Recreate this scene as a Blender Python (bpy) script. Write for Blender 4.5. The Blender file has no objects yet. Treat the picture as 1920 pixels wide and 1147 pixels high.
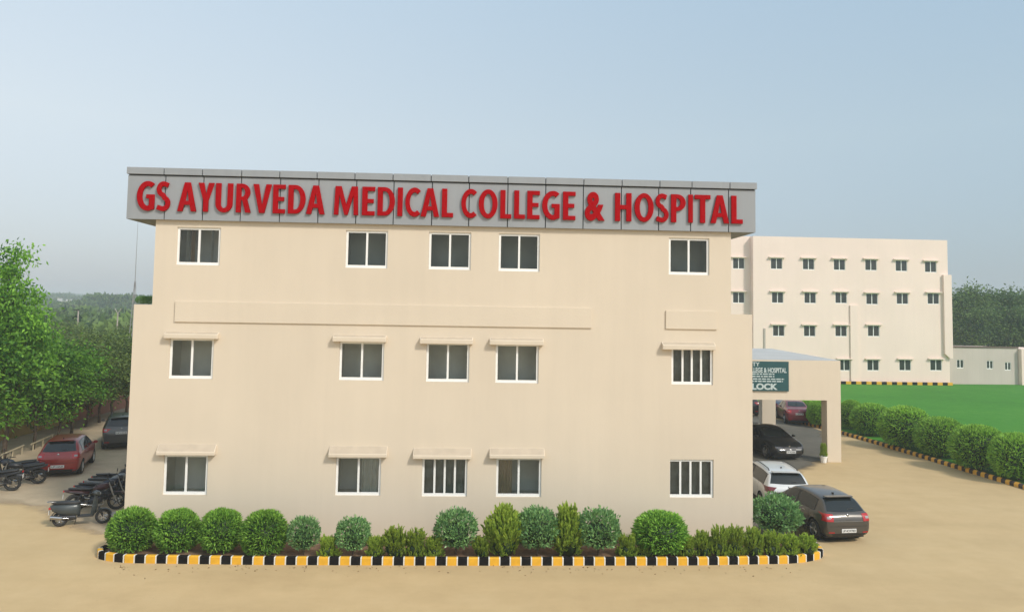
import bpy, bmesh, math, random
import numpy as np
from mathutils import Vector, Matrix, Euler
from mathutils.bvhtree import BVHTree
random.seed(7); np.random.seed(7)
scn = bpy.context.scene
COL = scn.collection
R = math.radians

# ------------------------------------------------------------------ camera
FPX, IW, IH = 1400.0, 1920.0, 1147.0
YAW, PIT, ROL, SHY = R(2.8086), R(3.5954), R(0.9412), -76.31
CAMH = 7.2
def _axes():
    fw = Vector((math.sin(YAW)*math.cos(PIT), math.cos(YAW)*math.cos(PIT), math.sin(PIT)))
    r = Vector((math.cos(YAW), -math.sin(YAW), 0)); u = r.cross(fw)
    return r*math.cos(ROL)+u*math.sin(ROL), -r*math.sin(ROL)+u*math.cos(ROL), fw
AR, AU, AF = _axes()
cd = bpy.data.cameras.new('camera'); cam = bpy.data.objects.new('camera', cd); COL.objects.link(cam)
cd.sensor_width = 36; cd.lens = FPX*36/IW; cd.shift_y = SHY/IW; cd.clip_end = 6000; cd.clip_start = 0.1
cam.matrix_world = Matrix(((AR.x, AU.x, -AF.x, 0), (AR.y, AU.y, -AF.y, 0), (AR.z, AU.z, -AF.z, CAMH), (0, 0, 0, 1)))
scn.camera = cam

# ------------------------------------------------------------------ sky, sun, exposure
SUN_AZ, SUN_EL = R(44), R(41)         # azimuth measured to the right of straight behind the camera
SDIR = Vector((math.sin(SUN_AZ)*math.cos(SUN_EL), -math.cos(SUN_AZ)*math.cos(SUN_EL), math.sin(SUN_EL)))
w = bpy.data.worlds.new('World'); scn.world = w; w.use_nodes = True
nt = w.node_tree; nt.nodes.clear()
wo = nt.nodes.new('ShaderNodeOutputWorld'); bg = nt.nodes.new('ShaderNodeBackground')
sky = nt.nodes.new('ShaderNodeTexSky'); sky.sky_type = 'NISHITA'; sky.sun_disc = False
sky.sun_elevation = SUN_EL; sky.sun_rotation = math.atan2(SDIR.x, SDIR.y)
sky.air_density = 1.0; sky.dust_density = 3.0; sky.ozone_density = 2.0; sky.altitude = 0
bg.inputs[1].default_value = 0.05
# a thin even veil of haze over the clear sky, thicker towards the horizon all round
tcw = nt.nodes.new('ShaderNodeTexCoord'); sep = nt.nodes.new('ShaderNodeSeparateXYZ'); rmp = nt.nodes.new('ShaderNodeValToRGB')
nt.links.new(tcw.outputs['Generated'], sep.inputs[0]); nt.links.new(sep.outputs['Z'], rmp.inputs[0])
re = rmp.color_ramp.elements; re[0].position = 0.0; re[0].color = (6.6, 7.1, 7.6, 1); re[1].position = .45; re[1].color = (7.8, 9.7, 10.7, 1)
vk = re.new(.22); vk.color = (8.9, 9.8, 9.6, 1)
# the haze glows a little more to one side of the sky, falling off evenly round the whole dome
mrx = nt.nodes.new('ShaderNodeMapRange'); mrx.inputs[1].default_value = -1; nt.links.new(sep.outputs['X'], mrx.inputs[0])
side = nt.nodes.new('ShaderNodeMix'); side.data_type = 'RGBA'; side.inputs[6].default_value = (1.42, 1.31, 1.27, 1); side.inputs[7].default_value = (.56, .71, .83, 1); nt.links.new(mrx.outputs[0], side.inputs[0])
vm = nt.nodes.new('ShaderNodeMix'); vm.data_type = 'RGBA'; vm.blend_type = 'MULTIPLY'; vm.inputs[0].default_value = 1
nt.links.new(rmp.outputs[0], vm.inputs[6]); nt.links.new(side.outputs[2], vm.inputs[7])
addn = nt.nodes.new('ShaderNodeMix'); addn.data_type = 'RGBA'; addn.blend_type = 'ADD'; addn.inputs[0].default_value = 1
nt.links.new(sky.outputs[0], addn.inputs[6]); nt.links.new(vm.outputs[2], addn.inputs[7])
nt.links.new(addn.outputs[2], bg.inputs[0]); nt.links.new(bg.outputs[0], wo.inputs[0])
sl = bpy.data.lights.new('sun', 'SUN'); sl.energy = 2.5; sl.angle = R(8); sl.color = (1, .94, .84)
so = bpy.data.objects.new('sun', sl); COL.objects.link(so)
so.rotation_euler = SDIR.to_track_quat('Z', 'Y').to_euler(); so.location = (20, -20, 40)
scn.view_settings.view_transform = 'Standard'; scn.view_settings.look = 'None'
scn.view_settings.exposure = 0.12; scn.view_settings.gamma = 1
scn.cycles.use_denoising = True
scn.cycles.max_bounces = 8; scn.cycles.transparent_max_bounces = 12; scn.cycles.volume_bounces = 1

# ------------------------------------------------------------------ pixel helpers (direction only; distance from ground or wall)
def ray(u, v):
    return AF + AR*((u-IW/2)/FPX) + AU*(-(v-IH/2-SHY)/FPX)
def G(u, v, z=0.0):
    d = ray(u, v); t = (z-CAMH)/d.z; return Vector((d.x*t, d.y*t, z))
def F(u, v, Y):
    d = ray(u, v); t = Y/d.y; return Vector((d.x*t, Y, CAMH+d.z*t))

# ------------------------------------------------------------------ materials
MATS = {}
def s2l(c): return tuple(((x/255)/12.92 if x/255 <= .04045 else ((x/255+.055)/1.055)**2.4) for x in c)
def pmat(name, col, rough=.6, metal=0.0, var=0.0, scale=4.0, bump=0.0, bscale=60.0, spec=.5, coat=0.0, col2=None, detail=6, objvar=0.0):
    if name in MATS: return MATS[name]
    m = bpy.data.materials.new(name); m.use_nodes = True; t = m.node_tree; b = t.nodes['Principled BSDF']
    b.inputs['Base Color'].default_value = (*col, 1); b.inputs['Roughness'].default_value = rough
    b.inputs['Metallic'].default_value = metal; b.inputs['Specular IOR Level'].default_value = spec
    b.inputs['Coat Weight'].default_value = coat; b.inputs['Coat Roughness'].default_value = .06
    if var or bump or col2:
        tc = t.nodes.new('ShaderNodeTexCoord'); geo = t.nodes.new('ShaderNodeNewGeometry')
    if var or col2:
        n = t.nodes.new('ShaderNodeTexNoise'); n.inputs['Scale'].default_value = scale; n.inputs['Detail'].default_value = detail
        t.links.new(geo.outputs['Position'], n.inputs['Vector'])
        r = t.nodes.new('ShaderNodeValToRGB'); r.color_ramp.elements[0].position = .3; r.color_ramp.elements[1].position = .7
        c2 = col2 if col2 else tuple(min(1, c*(1+var)) for c in col)
        c1 = tuple(c*(1-var) for c in col) if not col2 else col
        r.color_ramp.elements[0].color = (*c1, 1); r.color_ramp.elements[1].color = (*c2, 1)
        t.links.new(n.outputs['Fac'], r.inputs[0]); t.links.new(r.outputs[0], b.inputs['Base Color'])
    if bump:
        n2 = t.nodes.new('ShaderNodeTexNoise'); n2.inputs['Scale'].default_value = bscale; n2.inputs['Detail'].default_value = 4
        t.links.new(geo.outputs['Position'], n2.inputs['Vector'])
        bp = t.nodes.new('ShaderNodeBump'); bp.inputs['Strength'].default_value = bump; bp.inputs['Distance'].default_value = .02
        t.links.new(n2.outputs['Fac'], bp.inputs['Height']); t.links.new(bp.outputs[0], b.inputs['Normal'])
    MATS[name] = m; return m
def leafmat(name, dark, light, trans=.3, rough=.55):
    if name in MATS: return MATS[name]
    m = bpy.data.materials.new(name); m.use_nodes = True; t = m.node_tree; b = t.nodes['Principled BSDF']
    at = t.nodes.new('ShaderNodeAttribute'); at.attribute_name = 'shade'
    r = t.nodes.new('ShaderNodeValToRGB'); r.color_ramp.elements[0].color = (*dark, 1); r.color_ramp.elements[1].color = (*light, 1)
    oi = t.nodes.new('ShaderNodeObjectInfo')
    hs = t.nodes.new('ShaderNodeHueSaturation')
    mr = t.nodes.new('ShaderNodeMapRange'); mr.inputs[3].default_value = .85; mr.inputs[4].default_value = 1.15
    t.links.new(oi.outputs['Random'], mr.inputs[0]); t.links.new(mr.outputs[0], hs.inputs['Value'])
    t.links.new(at.outputs['Fac'], r.inputs[0]); t.links.new(r.outputs[0], hs.inputs['Color'])
    t.links.new(hs.outputs[0], b.inputs['Base Color'])
    b.inputs['Roughness'].default_value = rough; b.inputs['Specular IOR Level'].default_value = .35
    tr = t.nodes.new('ShaderNodeBsdfTranslucent'); t.links.new(hs.outputs[0], tr.inputs[0])
    mx = t.nodes.new('ShaderNodeMixShader'); mx.inputs[0].default_value = trans
    t.links.new(b.outputs[0], mx.inputs[1]); t.links.new(tr.outputs[0], mx.inputs[2])
    t.links.new(mx.outputs[0], t.nodes['Material Output'].inputs[0])
    MATS[name] = m; return m
def glassmat(name, tint, refl=1.0):
    if name in MATS: return MATS[name]
    m = bpy.data.materials.new(name); m.use_nodes = True; t = m.node_tree; t.nodes.clear()
    o = t.nodes.new('ShaderNodeOutputMaterial'); tr = t.nodes.new('ShaderNodeBsdfTransparent'); tr.inputs[0].default_value = (*tint, 1)
    gl = t.nodes.new('ShaderNodeBsdfGlossy'); gl.inputs['Roughness'].default_value = .03
    fr = t.nodes.new('ShaderNodeFresnel'); fr.inputs[0].default_value = 1.5
    mx = t.nodes.new('ShaderNodeMixShader')
    t.links.new(fr.outputs[0], mx.inputs[0]); t.links.new(tr.outputs[0], mx.inputs[1]); t.links.new(gl.outputs[0], mx.inputs[2])
    t.links.new(mx.outputs[0], o.inputs[0]); MATS[name] = m; return m

M_WALL = pmat('plaster_beige', (.70, .60, .475), .85, var=.03, scale=.35, bump=.12, bscale=30, spec=.2)
M_WALL2 = pmat('plaster_cream', (.92, .735, .645), .85, var=.03, scale=.2, spec=.2)
M_GREYW = pmat('plaster_grey', (.60, .52, .465), .85, var=.05, scale=.3, spec=.2)
M_TRIM = pmat('plaster_trim', (.70, .60, .475), .8, var=.04, scale=1.5, spec=.2)
M_TRIMTOP = pmat('plaster_trim_painted_shade', (.52, .435, .335), .9, var=.08, scale=3, spec=.1); M_TRIMTOP2 = pmat('plaster_cream_painted_shade', (.62, .53, .43), .9, var=.08, scale=3, spec=.1)  # sunshade tops: darker colour painted in to offset the sunlight on them
M_WHITE = pmat('white_frame', (.90, .89, .86), .45, var=.03, scale=6)
M_ACP = pmat('grey_cladding', (.315, .33, .345), .42, metal=.0, var=.03, scale=.8, spec=.4)
M_JOINT = pmat('joint_black', (.02, .02, .02), .8)
M_RED = pmat('sign_red', (.36, .0, .003), .8, var=.05, scale=2, spec=.03)
M_DARKG = pmat('dark_window_glass', (.035, .04, .038), .06, spec=.5)
M_ROOM = pmat('room_lining', (.74, .74, .70), .9, var=.12, scale=1.2)
M_BLACKP = pmat('black_plastic', (.018, .018, .02), .5)
M_TYRE = pmat('tyre_rubber', (.022, .022, .022), .8)
M_ALLOY = pmat('alloy', (.45, .45, .45), .3, metal=.9)
M_CHROME = pmat('chrome', (.42, .42, .42), .22, metal=1)
M_DARKMETAL = pmat('dark_metal', (.05, .05, .055), .4, metal=.6)
M_CGLASS = pmat('car_glass', (.012, .016, .016), .04, spec=.6)
M_REDLENS = pmat('red_lens', (.42, .01, .012), .12, coat=.6)
M_DREDLENS = pmat('dark_red_lens', (.14, .006, .01), .12, coat=.6)
M_CLEARLENS = pmat('clear_lens', (.30, .30, .30), .12, coat=.6)
M_HEADL = pmat('headlamp_lens', (.10, .10, .11), .1, coat=.6)
M_PLATE = pmat('number_plate_white', (.72, .72, .70), .4)
M_INK = pmat('plate_ink', (.02, .02, .02), .6)
M_BARK = pmat('bark', (.11, .08, .055), .9, var=.35, scale=6, bump=.5, bscale=25)
M_CONC = pmat('concrete', (.36, .33, .29), .9, var=.15, scale=1.5, bump=.2, bscale=20)

def weather(m, lo=.955):
    """faint rain streaks and patchy repainting on plaster"""
    t = m.node_tree; L = t.links; b = t.nodes['Principled BSDF']; src = b.inputs['Base Color'].links[0].from_socket
    geo = t.nodes.new('ShaderNodeNewGeometry'); mp = t.nodes.new('ShaderNodeMapping'); mp.inputs['Scale'].default_value = (2.6, 2.6, .16); L.new(geo.outputs['Position'], mp.inputs[0])
    n = t.nodes.new('ShaderNodeTexNoise'); n.inputs['Scale'].default_value = 1; n.inputs['Detail'].default_value = 9; n.inputs['Roughness'].default_value = .7; L.new(mp.outputs[0], n.inputs['Vector'])
    r = t.nodes.new('ShaderNodeMapRange'); r.inputs[1].default_value = .35; r.inputs[2].default_value = .6; r.inputs[3].default_value = lo; r.inputs[4].default_value = 1.01; L.new(n.outputs['Fac'], r.inputs[0])
    mm = t.nodes.new('ShaderNodeMix'); mm.data_type = 'RGBA'; mm.blend_type = 'MULTIPLY'; mm.inputs[0].default_value = 1; L.new(src, mm.inputs[6]); L.new(r.outputs[0], mm.inputs[7]); L.new(mm.outputs[2], b.inputs['Base Color'])
weather(M_WALL, .982); weather(M_WALL2, .985); weather(M_ACP, .95); weather(M_GREYW, .96)

# ------------------------------------------------------------------ object helpers
def tag(o, label=None, cat=None, group=None, kind=None):
    if label: o['label'] = label
    if cat: o['category'] = cat
    if group: o['group'] = group
    if kind: o['kind'] = kind
    return o
def empty(name, loc=(0, 0, 0), rz=0, label=None, cat=None, group=None):
    o = bpy.data.objects.new(name, None); COL.objects.link(o); o.empty_display_size = .3
    o.location = loc; o.rotation_euler = (0, 0, rz); return tag(o, label, cat, group)
def link(name, me, parent=None, mat=None):
    if mat is not None:
        me.materials.clear()
        for m in (mat if isinstance(mat, (list, tuple)) else [mat]): me.materials.append(m)
    o = bpy.data.objects.new(name, me); COL.objects.link(o)
    if parent: o.parent = parent
    return o
def dup(root, parent=None):
    c = root.copy(); COL.objects.link(c)
    if parent: c.parent = parent
    for ch in root.children: dup(ch, c)
    return c
class MB:
    def __init__(s): s.v = []; s.f = []; s.mi = []
    def add(s, vs, fs, mi=0):
        o = len(s.v); s.v += [tuple(v) for v in vs]; s.f += [tuple(i+o for i in f) for f in fs]; s.mi += [mi]*len(fs); return s
    def box(s, x0, x1, y0, y1, z0, z1, mi=0):
        return s.add([(x0, y0, z0), (x1, y0, z0), (x1, y1, z0), (x0, y1, z0), (x0, y0, z1), (x1, y0, z1), (x1, y1, z1), (x0, y1, z1)],
                     [(0, 3, 2, 1), (4, 5, 6, 7), (0, 1, 5, 4), (1, 2, 6, 5), (2, 3, 7, 6), (3, 0, 4, 7)], mi)
    def prism(s, poly, axis, a, b, mi=0):
        # poly: 2D points; axis 'x','y','z' extrusion axis
        def P(p, c):
            return {'x': (c, p[0], p[1]), 'y': (p[0], c, p[1]), 'z': (p[0], p[1], c)}[axis]
        n = len(poly); vs = [P(p, a) for p in poly]+[P(p, b) for p in poly]
        fs = [tuple(range(n-1, -1, -1)), tuple(range(n, 2*n))]+[(i, (i+1) % n, n+(i+1) % n, n+i) for i in range(n)]
        return s.add(vs, fs, mi)
    def tube(s, pts, r, seg=8, mi=0, cap=True):
        pts = [Vector(p) for p in pts]; n = len(pts); rs = r if isinstance(r, (list, tuple)) else [r]*n
        vs = []; prev = None
        for i, p in enumerate(pts):
            d = (pts[min(i+1, n-1)]-pts[max(i-1, 0)]).normalized()
            if prev is None: a = d.orthogonal().normalized()
            else:
                a = prev-d*prev.dot(d); a = a.normalized() if a.length > 1e-6 else d.orthogonal().normalized()
            prev = a; b = d.cross(a)
            for k in range(seg):
                t = 2*math.pi*k/seg; vs.append(p+(a*math.cos(t)+b*math.sin(t))*rs[i])
        fs = [(i*seg+k, i*seg+(k+1) % seg, (i+1)*seg+(k+1) % seg, (i+1)*seg+k) for i in range(n-1) for k in range(seg)]
        if cap: fs += [tuple(range(seg-1, -1, -1)), tuple(range((n-1)*seg, n*seg))]
        return s.add(vs, fs, mi)
    def lathe(s, prof, axis='x', c=(0, 0, 0), seg=28, mi=0):
        # prof: (radius, along)
        vs = []; n = len(prof)
        for k in range(seg):
            t = 2*math.pi*k/seg; ct, st = math.cos(t), math.sin(t)
            for r, a in prof:
                p = {'x': (a, r*ct, r*st), 'y': (r*ct, a, r*st), 'z': (r*ct, r*st, a)}[axis]
                vs.append((p[0]+c[0], p[1]+c[1], p[2]+c[2]))
        fs = [(k*n+i, k*n+i+1, ((k+1) % seg)*n+i+1, ((k+1) % seg)*n+i) for k in range(seg) for i in range(n-1)]
        return s.add(vs, fs, mi)
    def loft(s, secs, seg=14, mi=0, pw=2.4):
        # secs: (x,y,z, halfx, halfz) super-ellipse sections along y
        vs = []
        for (x, y, z, a, b) in secs:
            for k in range(seg):
                t = 2*math.pi*k/seg; c, d = math.cos(t), math.sin(t)
                vs.append((x+a*math.copysign(abs(c)**(2/pw), c), y, z+b*math.copysign(abs(d)**(2/pw), d)))
        n = len(secs)
        fs = [(i*seg+k, i*seg+(k+1) % seg, (i+1)*seg+(k+1) % seg, (i+1)*seg+k) for i in range(n-1) for k in range(seg)]
        fs += [tuple(range(seg-1, -1, -1)), tuple(range((n-1)*seg, n*seg))]
        return s.add(vs, fs, mi)
    def mesh(s, name, mats, smooth=False, bevel=0, fix=True):
        me = bpy.data.meshes.new(name); me.from_pydata(s.v, [], s.f)
        for m in (mats if isinstance(mats, (list, tuple)) else [mats]): me.materials.append(m)
        me.polygons.foreach_set('material_index', s.mi)
        if fix or bevel:
            b = bmesh.new(); b.from_mesh(me)
            if fix: bmesh.ops.recalc_face_normals(b, faces=b.faces)
            if bevel:
                es = [e for e in b.edges if len(e.link_faces) == 2 and e.calc_face_angle(0) > .6]
                bmesh.ops.bevel(b, geom=es, offset=bevel, segments=2, affect='EDGES', profile=.7)
            b.to_mesh(me); b.free()
        if smooth:
            me.polygons.foreach_set('use_smooth', [True]*len(me.polygons))
            if smooth == 'auto': me.set_sharp_from_angle(angle=R(40))
        me.update(); return me
    def build(s, name, mats, parent=None, smooth=False, bevel=0, fix=True):
        return link(name, s.mesh(name, mats, smooth, bevel, fix), parent)
def bx(name, mat, parent, x0, x1, y0, y1, z0, z1, bevel=0):
    return MB().box(x0, x1, y0, y1, z0, z1).build(name, mat, parent, bevel=bevel)

def char_mesh(txt, offset=.02, extrude=.1, bevel=.0):
    cu = bpy.data.curves.new('glyph', 'FONT'); cu.body = txt; cu.size = 1; cu.offset = offset; cu.extrude = extrude
    cu.bevel_depth = bevel; cu.bevel_resolution = 1; cu.resolution_u = 6
    o = bpy.data.objects.new('glyph', cu); COL.objects.link(o)
    dg = bpy.context.evaluated_depsgraph_get(); me = bpy.data.meshes.new_from_object(o.evaluated_get(dg))
    bpy.data.objects.remove(o); bpy.data.curves.remove(cu); return me
def fit_text(me, x0, x1, z0, z1, y_back, depth):
    """put glyph mesh (XY plane, Z depth) upright facing -Y inside the box"""
    n = len(me.vertices); co = np.zeros(n*3); me.vertices.foreach_get('co', co); co = co.reshape(-1, 3)
    mn, mx = co.min(0), co.max(0)
    x = x0+(co[:, 0]-mn[0])/(mx[0]-mn[0])*(x1-x0); z = z0+(co[:, 1]-mn[1])/(mx[1]-mn[1])*(z1-z0)
    y = y_back-(co[:, 2]-mn[2])/max(1e-6, mx[2]-mn[2])*depth
    me.vertices.foreach_set('co', np.stack([x, y, z], 1).ravel()); me.update(); return me

# wall in plane y=Y (front face), with rectangular holes and reveals
def wall_holes(x0, x1, z0, z1, holes, Y, depth, sx=0, sz=0):
    b = MB(); xs = sorted({x0, x1, *[h[0] for h in holes], *[h[1] for h in holes]}); zs = sorted({z0, z1, *[h[2] for h in holes], *[h[3] for h in holes]})
    for i in range(len(xs)-1):
        for k in range(len(zs)-1):
            cx, cz = (xs[i]+xs[i+1])/2, (zs[k]+zs[k+1])/2
            if any(h[0] < cx < h[1] and h[2] < cz < h[3] for h in holes): continue
            b.add([(xs[i], Y, zs[k]), (xs[i+1], Y, zs[k]), (xs[i+1], Y, zs[k+1]), (xs[i], Y, zs[k+1])], [(0, 1, 2, 3)])
    for (a, c, d, e) in holes:
        q = [(a, d), (c, d), (c, e), (a, e)]
        for i in range(4):
            p, r = q[i], q[(i+1) % 4]
            b.add([(p[0], Y, p[1]), (p[0], Y+depth, p[1]), (r[0], Y+depth, r[1]), (r[0], Y, r[1])], [(0, 1, 2, 3)])
    return b

def rebase(root, loc):
    loc = Vector(loc); root.location = loc
    for c in root.children: c.location = c.location-loc

# ------------------------------------------------------------------ ground
def ground_mat(name, stops, s1=.12, s2=1.3, bump=.25, fine=.08, rough=.95):
    m = bpy.data.materials.new(name); m.use_nodes = True; t = m.node_tree; b = t.nodes['Principled BSDF']; L = t.links
    geo = t.nodes.new('ShaderNodeNewGeometry')
    n1 = t.nodes.new('ShaderNodeTexNoise'); n1.inputs['Scale'].default_value = s1; n1.inputs['Detail'].default_value = 8; n1.inputs['Roughness'].default_value = .6
    n2 = t.nodes.new('ShaderNodeTexNoise'); n2.inputs['Scale'].default_value = s2; n2.inputs['Detail'].default_value = 10; n2.inputs['Roughness'].default_value = .7
    n3 = t.nodes.new('ShaderNodeTexNoise'); n3.inputs['Scale'].default_value = 45; n3.inputs['Detail'].default_value = 3
    for n in (n1, n2, n3): L.new(geo.outputs['Position'], n.inputs['Vector'])
    mx = t.nodes.new('ShaderNodeMix'); mx.inputs[0].default_value = .45; L.new(n1.outputs['Fac'], mx.inputs[2]); L.new(n2.outputs['Fac'], mx.inputs[3])
    r = t.nodes.new('ShaderNodeValToRGB'); e = r.color_ramp.elements
    e[0].position, e[0].color = stops[0][0], (*stops[0][1], 1); e[1].position, e[1].color = stops[-1][0], (*stops[-1][1], 1)
    for p, c in stops[1:-1]:
        k = e.new(p); k.color = (*c, 1)
    L.new(mx.outputs[0], r.inputs[0])
    m3 = t.nodes.new('ShaderNodeMapRange'); m3.inputs[3].default_value = 1-fine; m3.inputs[4].default_value = 1+fine; L.new(n3.outputs['Fac'], m3.inputs[0])
    mm = t.nodes.new('ShaderNodeMix'); mm.data_type = 'RGBA'; mm.blend_type = 'MULTIPLY'; mm.inputs[0].default_value = 1
    L.new(r.outputs[0], mm.inputs[6]); L.new(m3.outputs[0], mm.inputs[7])
    mp = t.nodes.new('ShaderNodeMapping'); mp.inputs['Scale'].default_value = (.22, .9, 1); mp.inputs['Rotation'].default_value = (0, 0, .35); L.new(geo.outputs['Position'], mp.inputs[0])
    n4 = t.nodes.new('ShaderNodeTexNoise'); n4.inputs['Scale'].default_value = 1; n4.inputs['Detail'].default_value = 7; n4.inputs['Roughness'].default_value = .65; L.new(mp.outputs[0], n4.inputs['Vector'])
    m4 = t.nodes.new('ShaderNodeMapRange'); m4.inputs[1].default_value = .3; m4.inputs[2].default_value = .7; m4.inputs[3].default_value = .955; m4.inputs[4].default_value = 1.04; L.new(n4.outputs['Fac'], m4.inputs[0])
    n5 = t.nodes.new('ShaderNodeTexVoronoi'); n5.inputs['Scale'].default_value = 9; L.new(geo.outputs['Position'], n5.inputs['Vector'])
    m5 = t.nodes.new('ShaderNodeMapRange'); m5.inputs[1].default_value = .05; m5.inputs[2].default_value = .14; m5.inputs[3].default_value = .80; m5.inputs[4].default_value = 1; L.new(n5.outputs['Distance'], m5.inputs[0])
    mu = t.nodes.new('ShaderNodeMath'); mu.operation = 'MULTIPLY'; L.new(m4.outputs[0], mu.inputs[0]); L.new(m5.outputs[0], mu.inputs[1])
    m6 = t.nodes.new('ShaderNodeMix'); m6.data_type = 'RGBA'; m6.blend_type = 'MULTIPLY'; m6.inputs[0].default_value = 1
    L.new(mm.outputs[2], m6.inputs[6]); L.new(mu.outputs[0], m6.inputs[7]); L.new(m6.outputs[2], b.inputs['Base Color'])
    b.inputs['Roughness'].default_value = rough; b.inputs['Specular IOR Level'].default_value = .2
    bp = t.nodes.new('ShaderNodeBump'); bp.inputs['Strength'].default_value = bump; bp.inputs['Distance'].default_value = .03
    ad = t.nodes.new('ShaderNodeMath'); L.new(n2.outputs['Fac'], ad.inputs[0]); L.new(n3.outputs['Fac'], ad.inputs[1]); L.new(ad.outputs[0], bp.inputs['Height']); L.new(bp.outputs[0], b.inputs['Normal'])
    return m
M_SAND = ground_mat('dusty_concrete', [(.30, (.46, .33, .175)), (.5, (.53, .388, .21)), (.70, (.59, .445, .25))], .10, .9)
M_LOT = ground_mat('worn_asphalt', [(.32, (.36, .28, .19)), (.5, (.45, .355, .24)), (.62, (.52, .41, .28)), (.72, (.58, .46, .31))], .25, 1.6, fine=.15)
M_DRIVE = ground_mat('shaded_grey_driveway', [(.34, (.11, .105, .088)), (.5, (.14, .132, .11)), (.7, (.19, .172, .138))], .25, 1.6, fine=.15)  # grey paving, with the shade under the porch put into its colour
M_SOIL = ground_mat('bed_soil', [(.34, (.13, .075, .045)), (.5, (.20, .125, .08)), (.68, (.27, .19, .13))], .8, 5, bump=.6, fine=.25)
M_LAWN = ground_mat('lawn_turf', [(.32, (.036, .16, .012)), (.5, (.052, .215, .018)), (.70, (.085, .255, .028))], .10, 1.4, bump=.6, fine=.35)
def sheet(name, pts, z, mat, thick=0.0):
    b = MB()
    if thick: b.prism([(p[0], p[1]) for p in pts], 'z', z-thick, z)
    else: b.add([(p[0], p[1], z) for p in pts], [tuple(range(len(pts)))])
    o = b.build(name, mat, None, fix=bool(thick)); tag(o, kind='structure')
    if not thick:
        me = o.data
        if me.polygons[0].normal.z < 0: me.flip_normals()
    return o
def feathered(name, pts, z, mat, fl):
    """paving whose rim is worn away under drifted dust: 'cover' runs from 0 at the rim to 1 inside"""
    n = len(pts); c = sum((Vector((p[0], p[1], 0)) for p in pts), Vector())/n; P = [Vector((p[0], p[1], 0)) for p in pts]
    area = sum(P[i].x*P[(i+1) % n].y-P[(i+1) % n].x*P[i].y for i in range(n)); sg = 1 if area > 0 else -1
    inn = []
    for i in range(n):
        d1 = (P[i]-P[i-1]).normalized(); d2 = (P[(i+1) % n]-P[i]).normalized(); nn = (Vector((-d1.y, d1.x, 0))+Vector((-d2.y, d2.x, 0)))*sg
        nn = nn.normalized(); inn.append(P[i]+nn*(1.3 if fl[i] else .02))
    me = bpy.data.meshes.new(name); me.from_pydata([(p.x, p.y, z) for p in P]+[(p.x, p.y, z) for p in inn], [], [tuple(range(n, 2*n))]+[(i, (i+1) % n, n+(i+1) % n, n+i) for i in range(n)])
    b = bmesh.new(); b.from_mesh(me); bmesh.ops.triangulate(b, faces=b.faces)
    for f in b.faces:
        if f.normal.z < 0: f.normal_flip()
    b.to_mesh(me); b.free()
    at = me.attributes.new('cover', 'FLOAT', 'POINT'); at.data.foreach_set('value', [0.0 if fl[i] else 1.0 for i in range(n)]+[1.0]*n)
    t = mat.node_tree; L = t.links; an = t.nodes.new('ShaderNodeAttribute'); an.attribute_name = 'cover'; geo = t.nodes.new('ShaderNodeNewGeometry'); nz = t.nodes.new('ShaderNodeTexNoise'); nz.inputs['Scale'].default_value = 1.1; nz.inputs['Detail'].default_value = 8
    L.new(geo.outputs['Position'], nz.inputs['Vector']); ad = t.nodes.new('ShaderNodeMath'); L.new(an.outputs['Fac'], ad.inputs[0]); L.new(nz.outputs['Fac'], ad.inputs[1])
    mr = t.nodes.new('ShaderNodeMapRange'); mr.interpolation_type = 'SMOOTHSTEP'; mr.inputs[1].default_value = .55; mr.inputs[2].default_value = 1.25; L.new(ad.outputs[0], mr.inputs[0])
    tr = t.nodes.new('ShaderNodeBsdfTransparent'); mx = t.nodes.new('ShaderNodeMixShader'); L.new(mr.outputs[0], mx.inputs[0]); L.new(tr.outputs[0], mx.inputs[1]); L.new(t.nodes['Principled BSDF'].outputs[0], mx.inputs[2]); L.new(mx.outputs[0], t.nodes['Material Output'].inputs[0])
    o = link(name, me, None, mat); return tag(o, kind='structure')
sheet('ground', [(-2500, -400), (2500, -400), (2500, 4500), (-2500, 4500)], 0, M_SAND)

# ------------------------------------------------------------------ main building
YF = 24.1
xl = (F(252, 571, YF).x+F(232, 960, YF).x)/2; xr = (F(1411, 590, YF).x+F(1411, 980, YF).x)/2
xul = (F(293, 411, YF).x+F(285, 570, YF).x)/2; xur = (F(1369, 437, YF).x+F(1372, 590, YF).x)/2
zterr = (F(252, 571, YF).z+F(1411, 589, YF).z)/2
ztop = (F(293, 410, YF).z+F(1366, 437, YF).z)/2
YB = 50.0
def rect(u0, v0, u1, v1, Y=YF):
    a, b = F(u0, (v0+v1)/2, Y), F(u1, (v0+v1)/2, Y); c, d = F((u0+u1)/2, v0, Y), F((u0+u1)/2, v1, Y)
    return [a.x, b.x, d.z, c.z]
WIN = {1: [(331, 427, 413, 497, 2), (648, 432, 727, 502, 2), (804, 435, 883, 505, 2), (935, 438, 1012, 509, 2), (1254, 447, 1330, 516, 2)],
       2: [(317, 632, 400, 710, 2), (636, 640, 720, 712, 2), (799, 642, 880, 716, 2), (929, 645, 1010, 719, 2), (1259, 654, 1337, 721, 4)],
       3: [(306, 851, 389, 927, 2), (629, 855, 714, 928, 2), (791, 858, 876, 931, 4), (930, 858, 1015, 932, 2), (1256, 862, 1338, 933, 4)]}
wrect = {}
for row, L_ in WIN.items():
    rs = [rect(*q[:4]) for q in L_]
    zb_, zt_ = sum(r[2] for r in rs)/5, sum(r[3] for r in rs)/5
    for k, r in enumerate(rs):
        wrect[row, k] = (r[0], r[1], .5*r[2]+.5*zb_, .5*r[3]+.5*zt_, L_[k][4])
main = empty('college_building', label='beige three storey college building with grey sign band and red lettering on its roof edge', cat='building')
holes = [w_[:4] for w_ in wrect.values()]
ZP = 0.0
b = wall_holes(xl, xr, ZP, zterr, [h for h in holes if h[3] < zterr], YF, .16)
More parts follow.
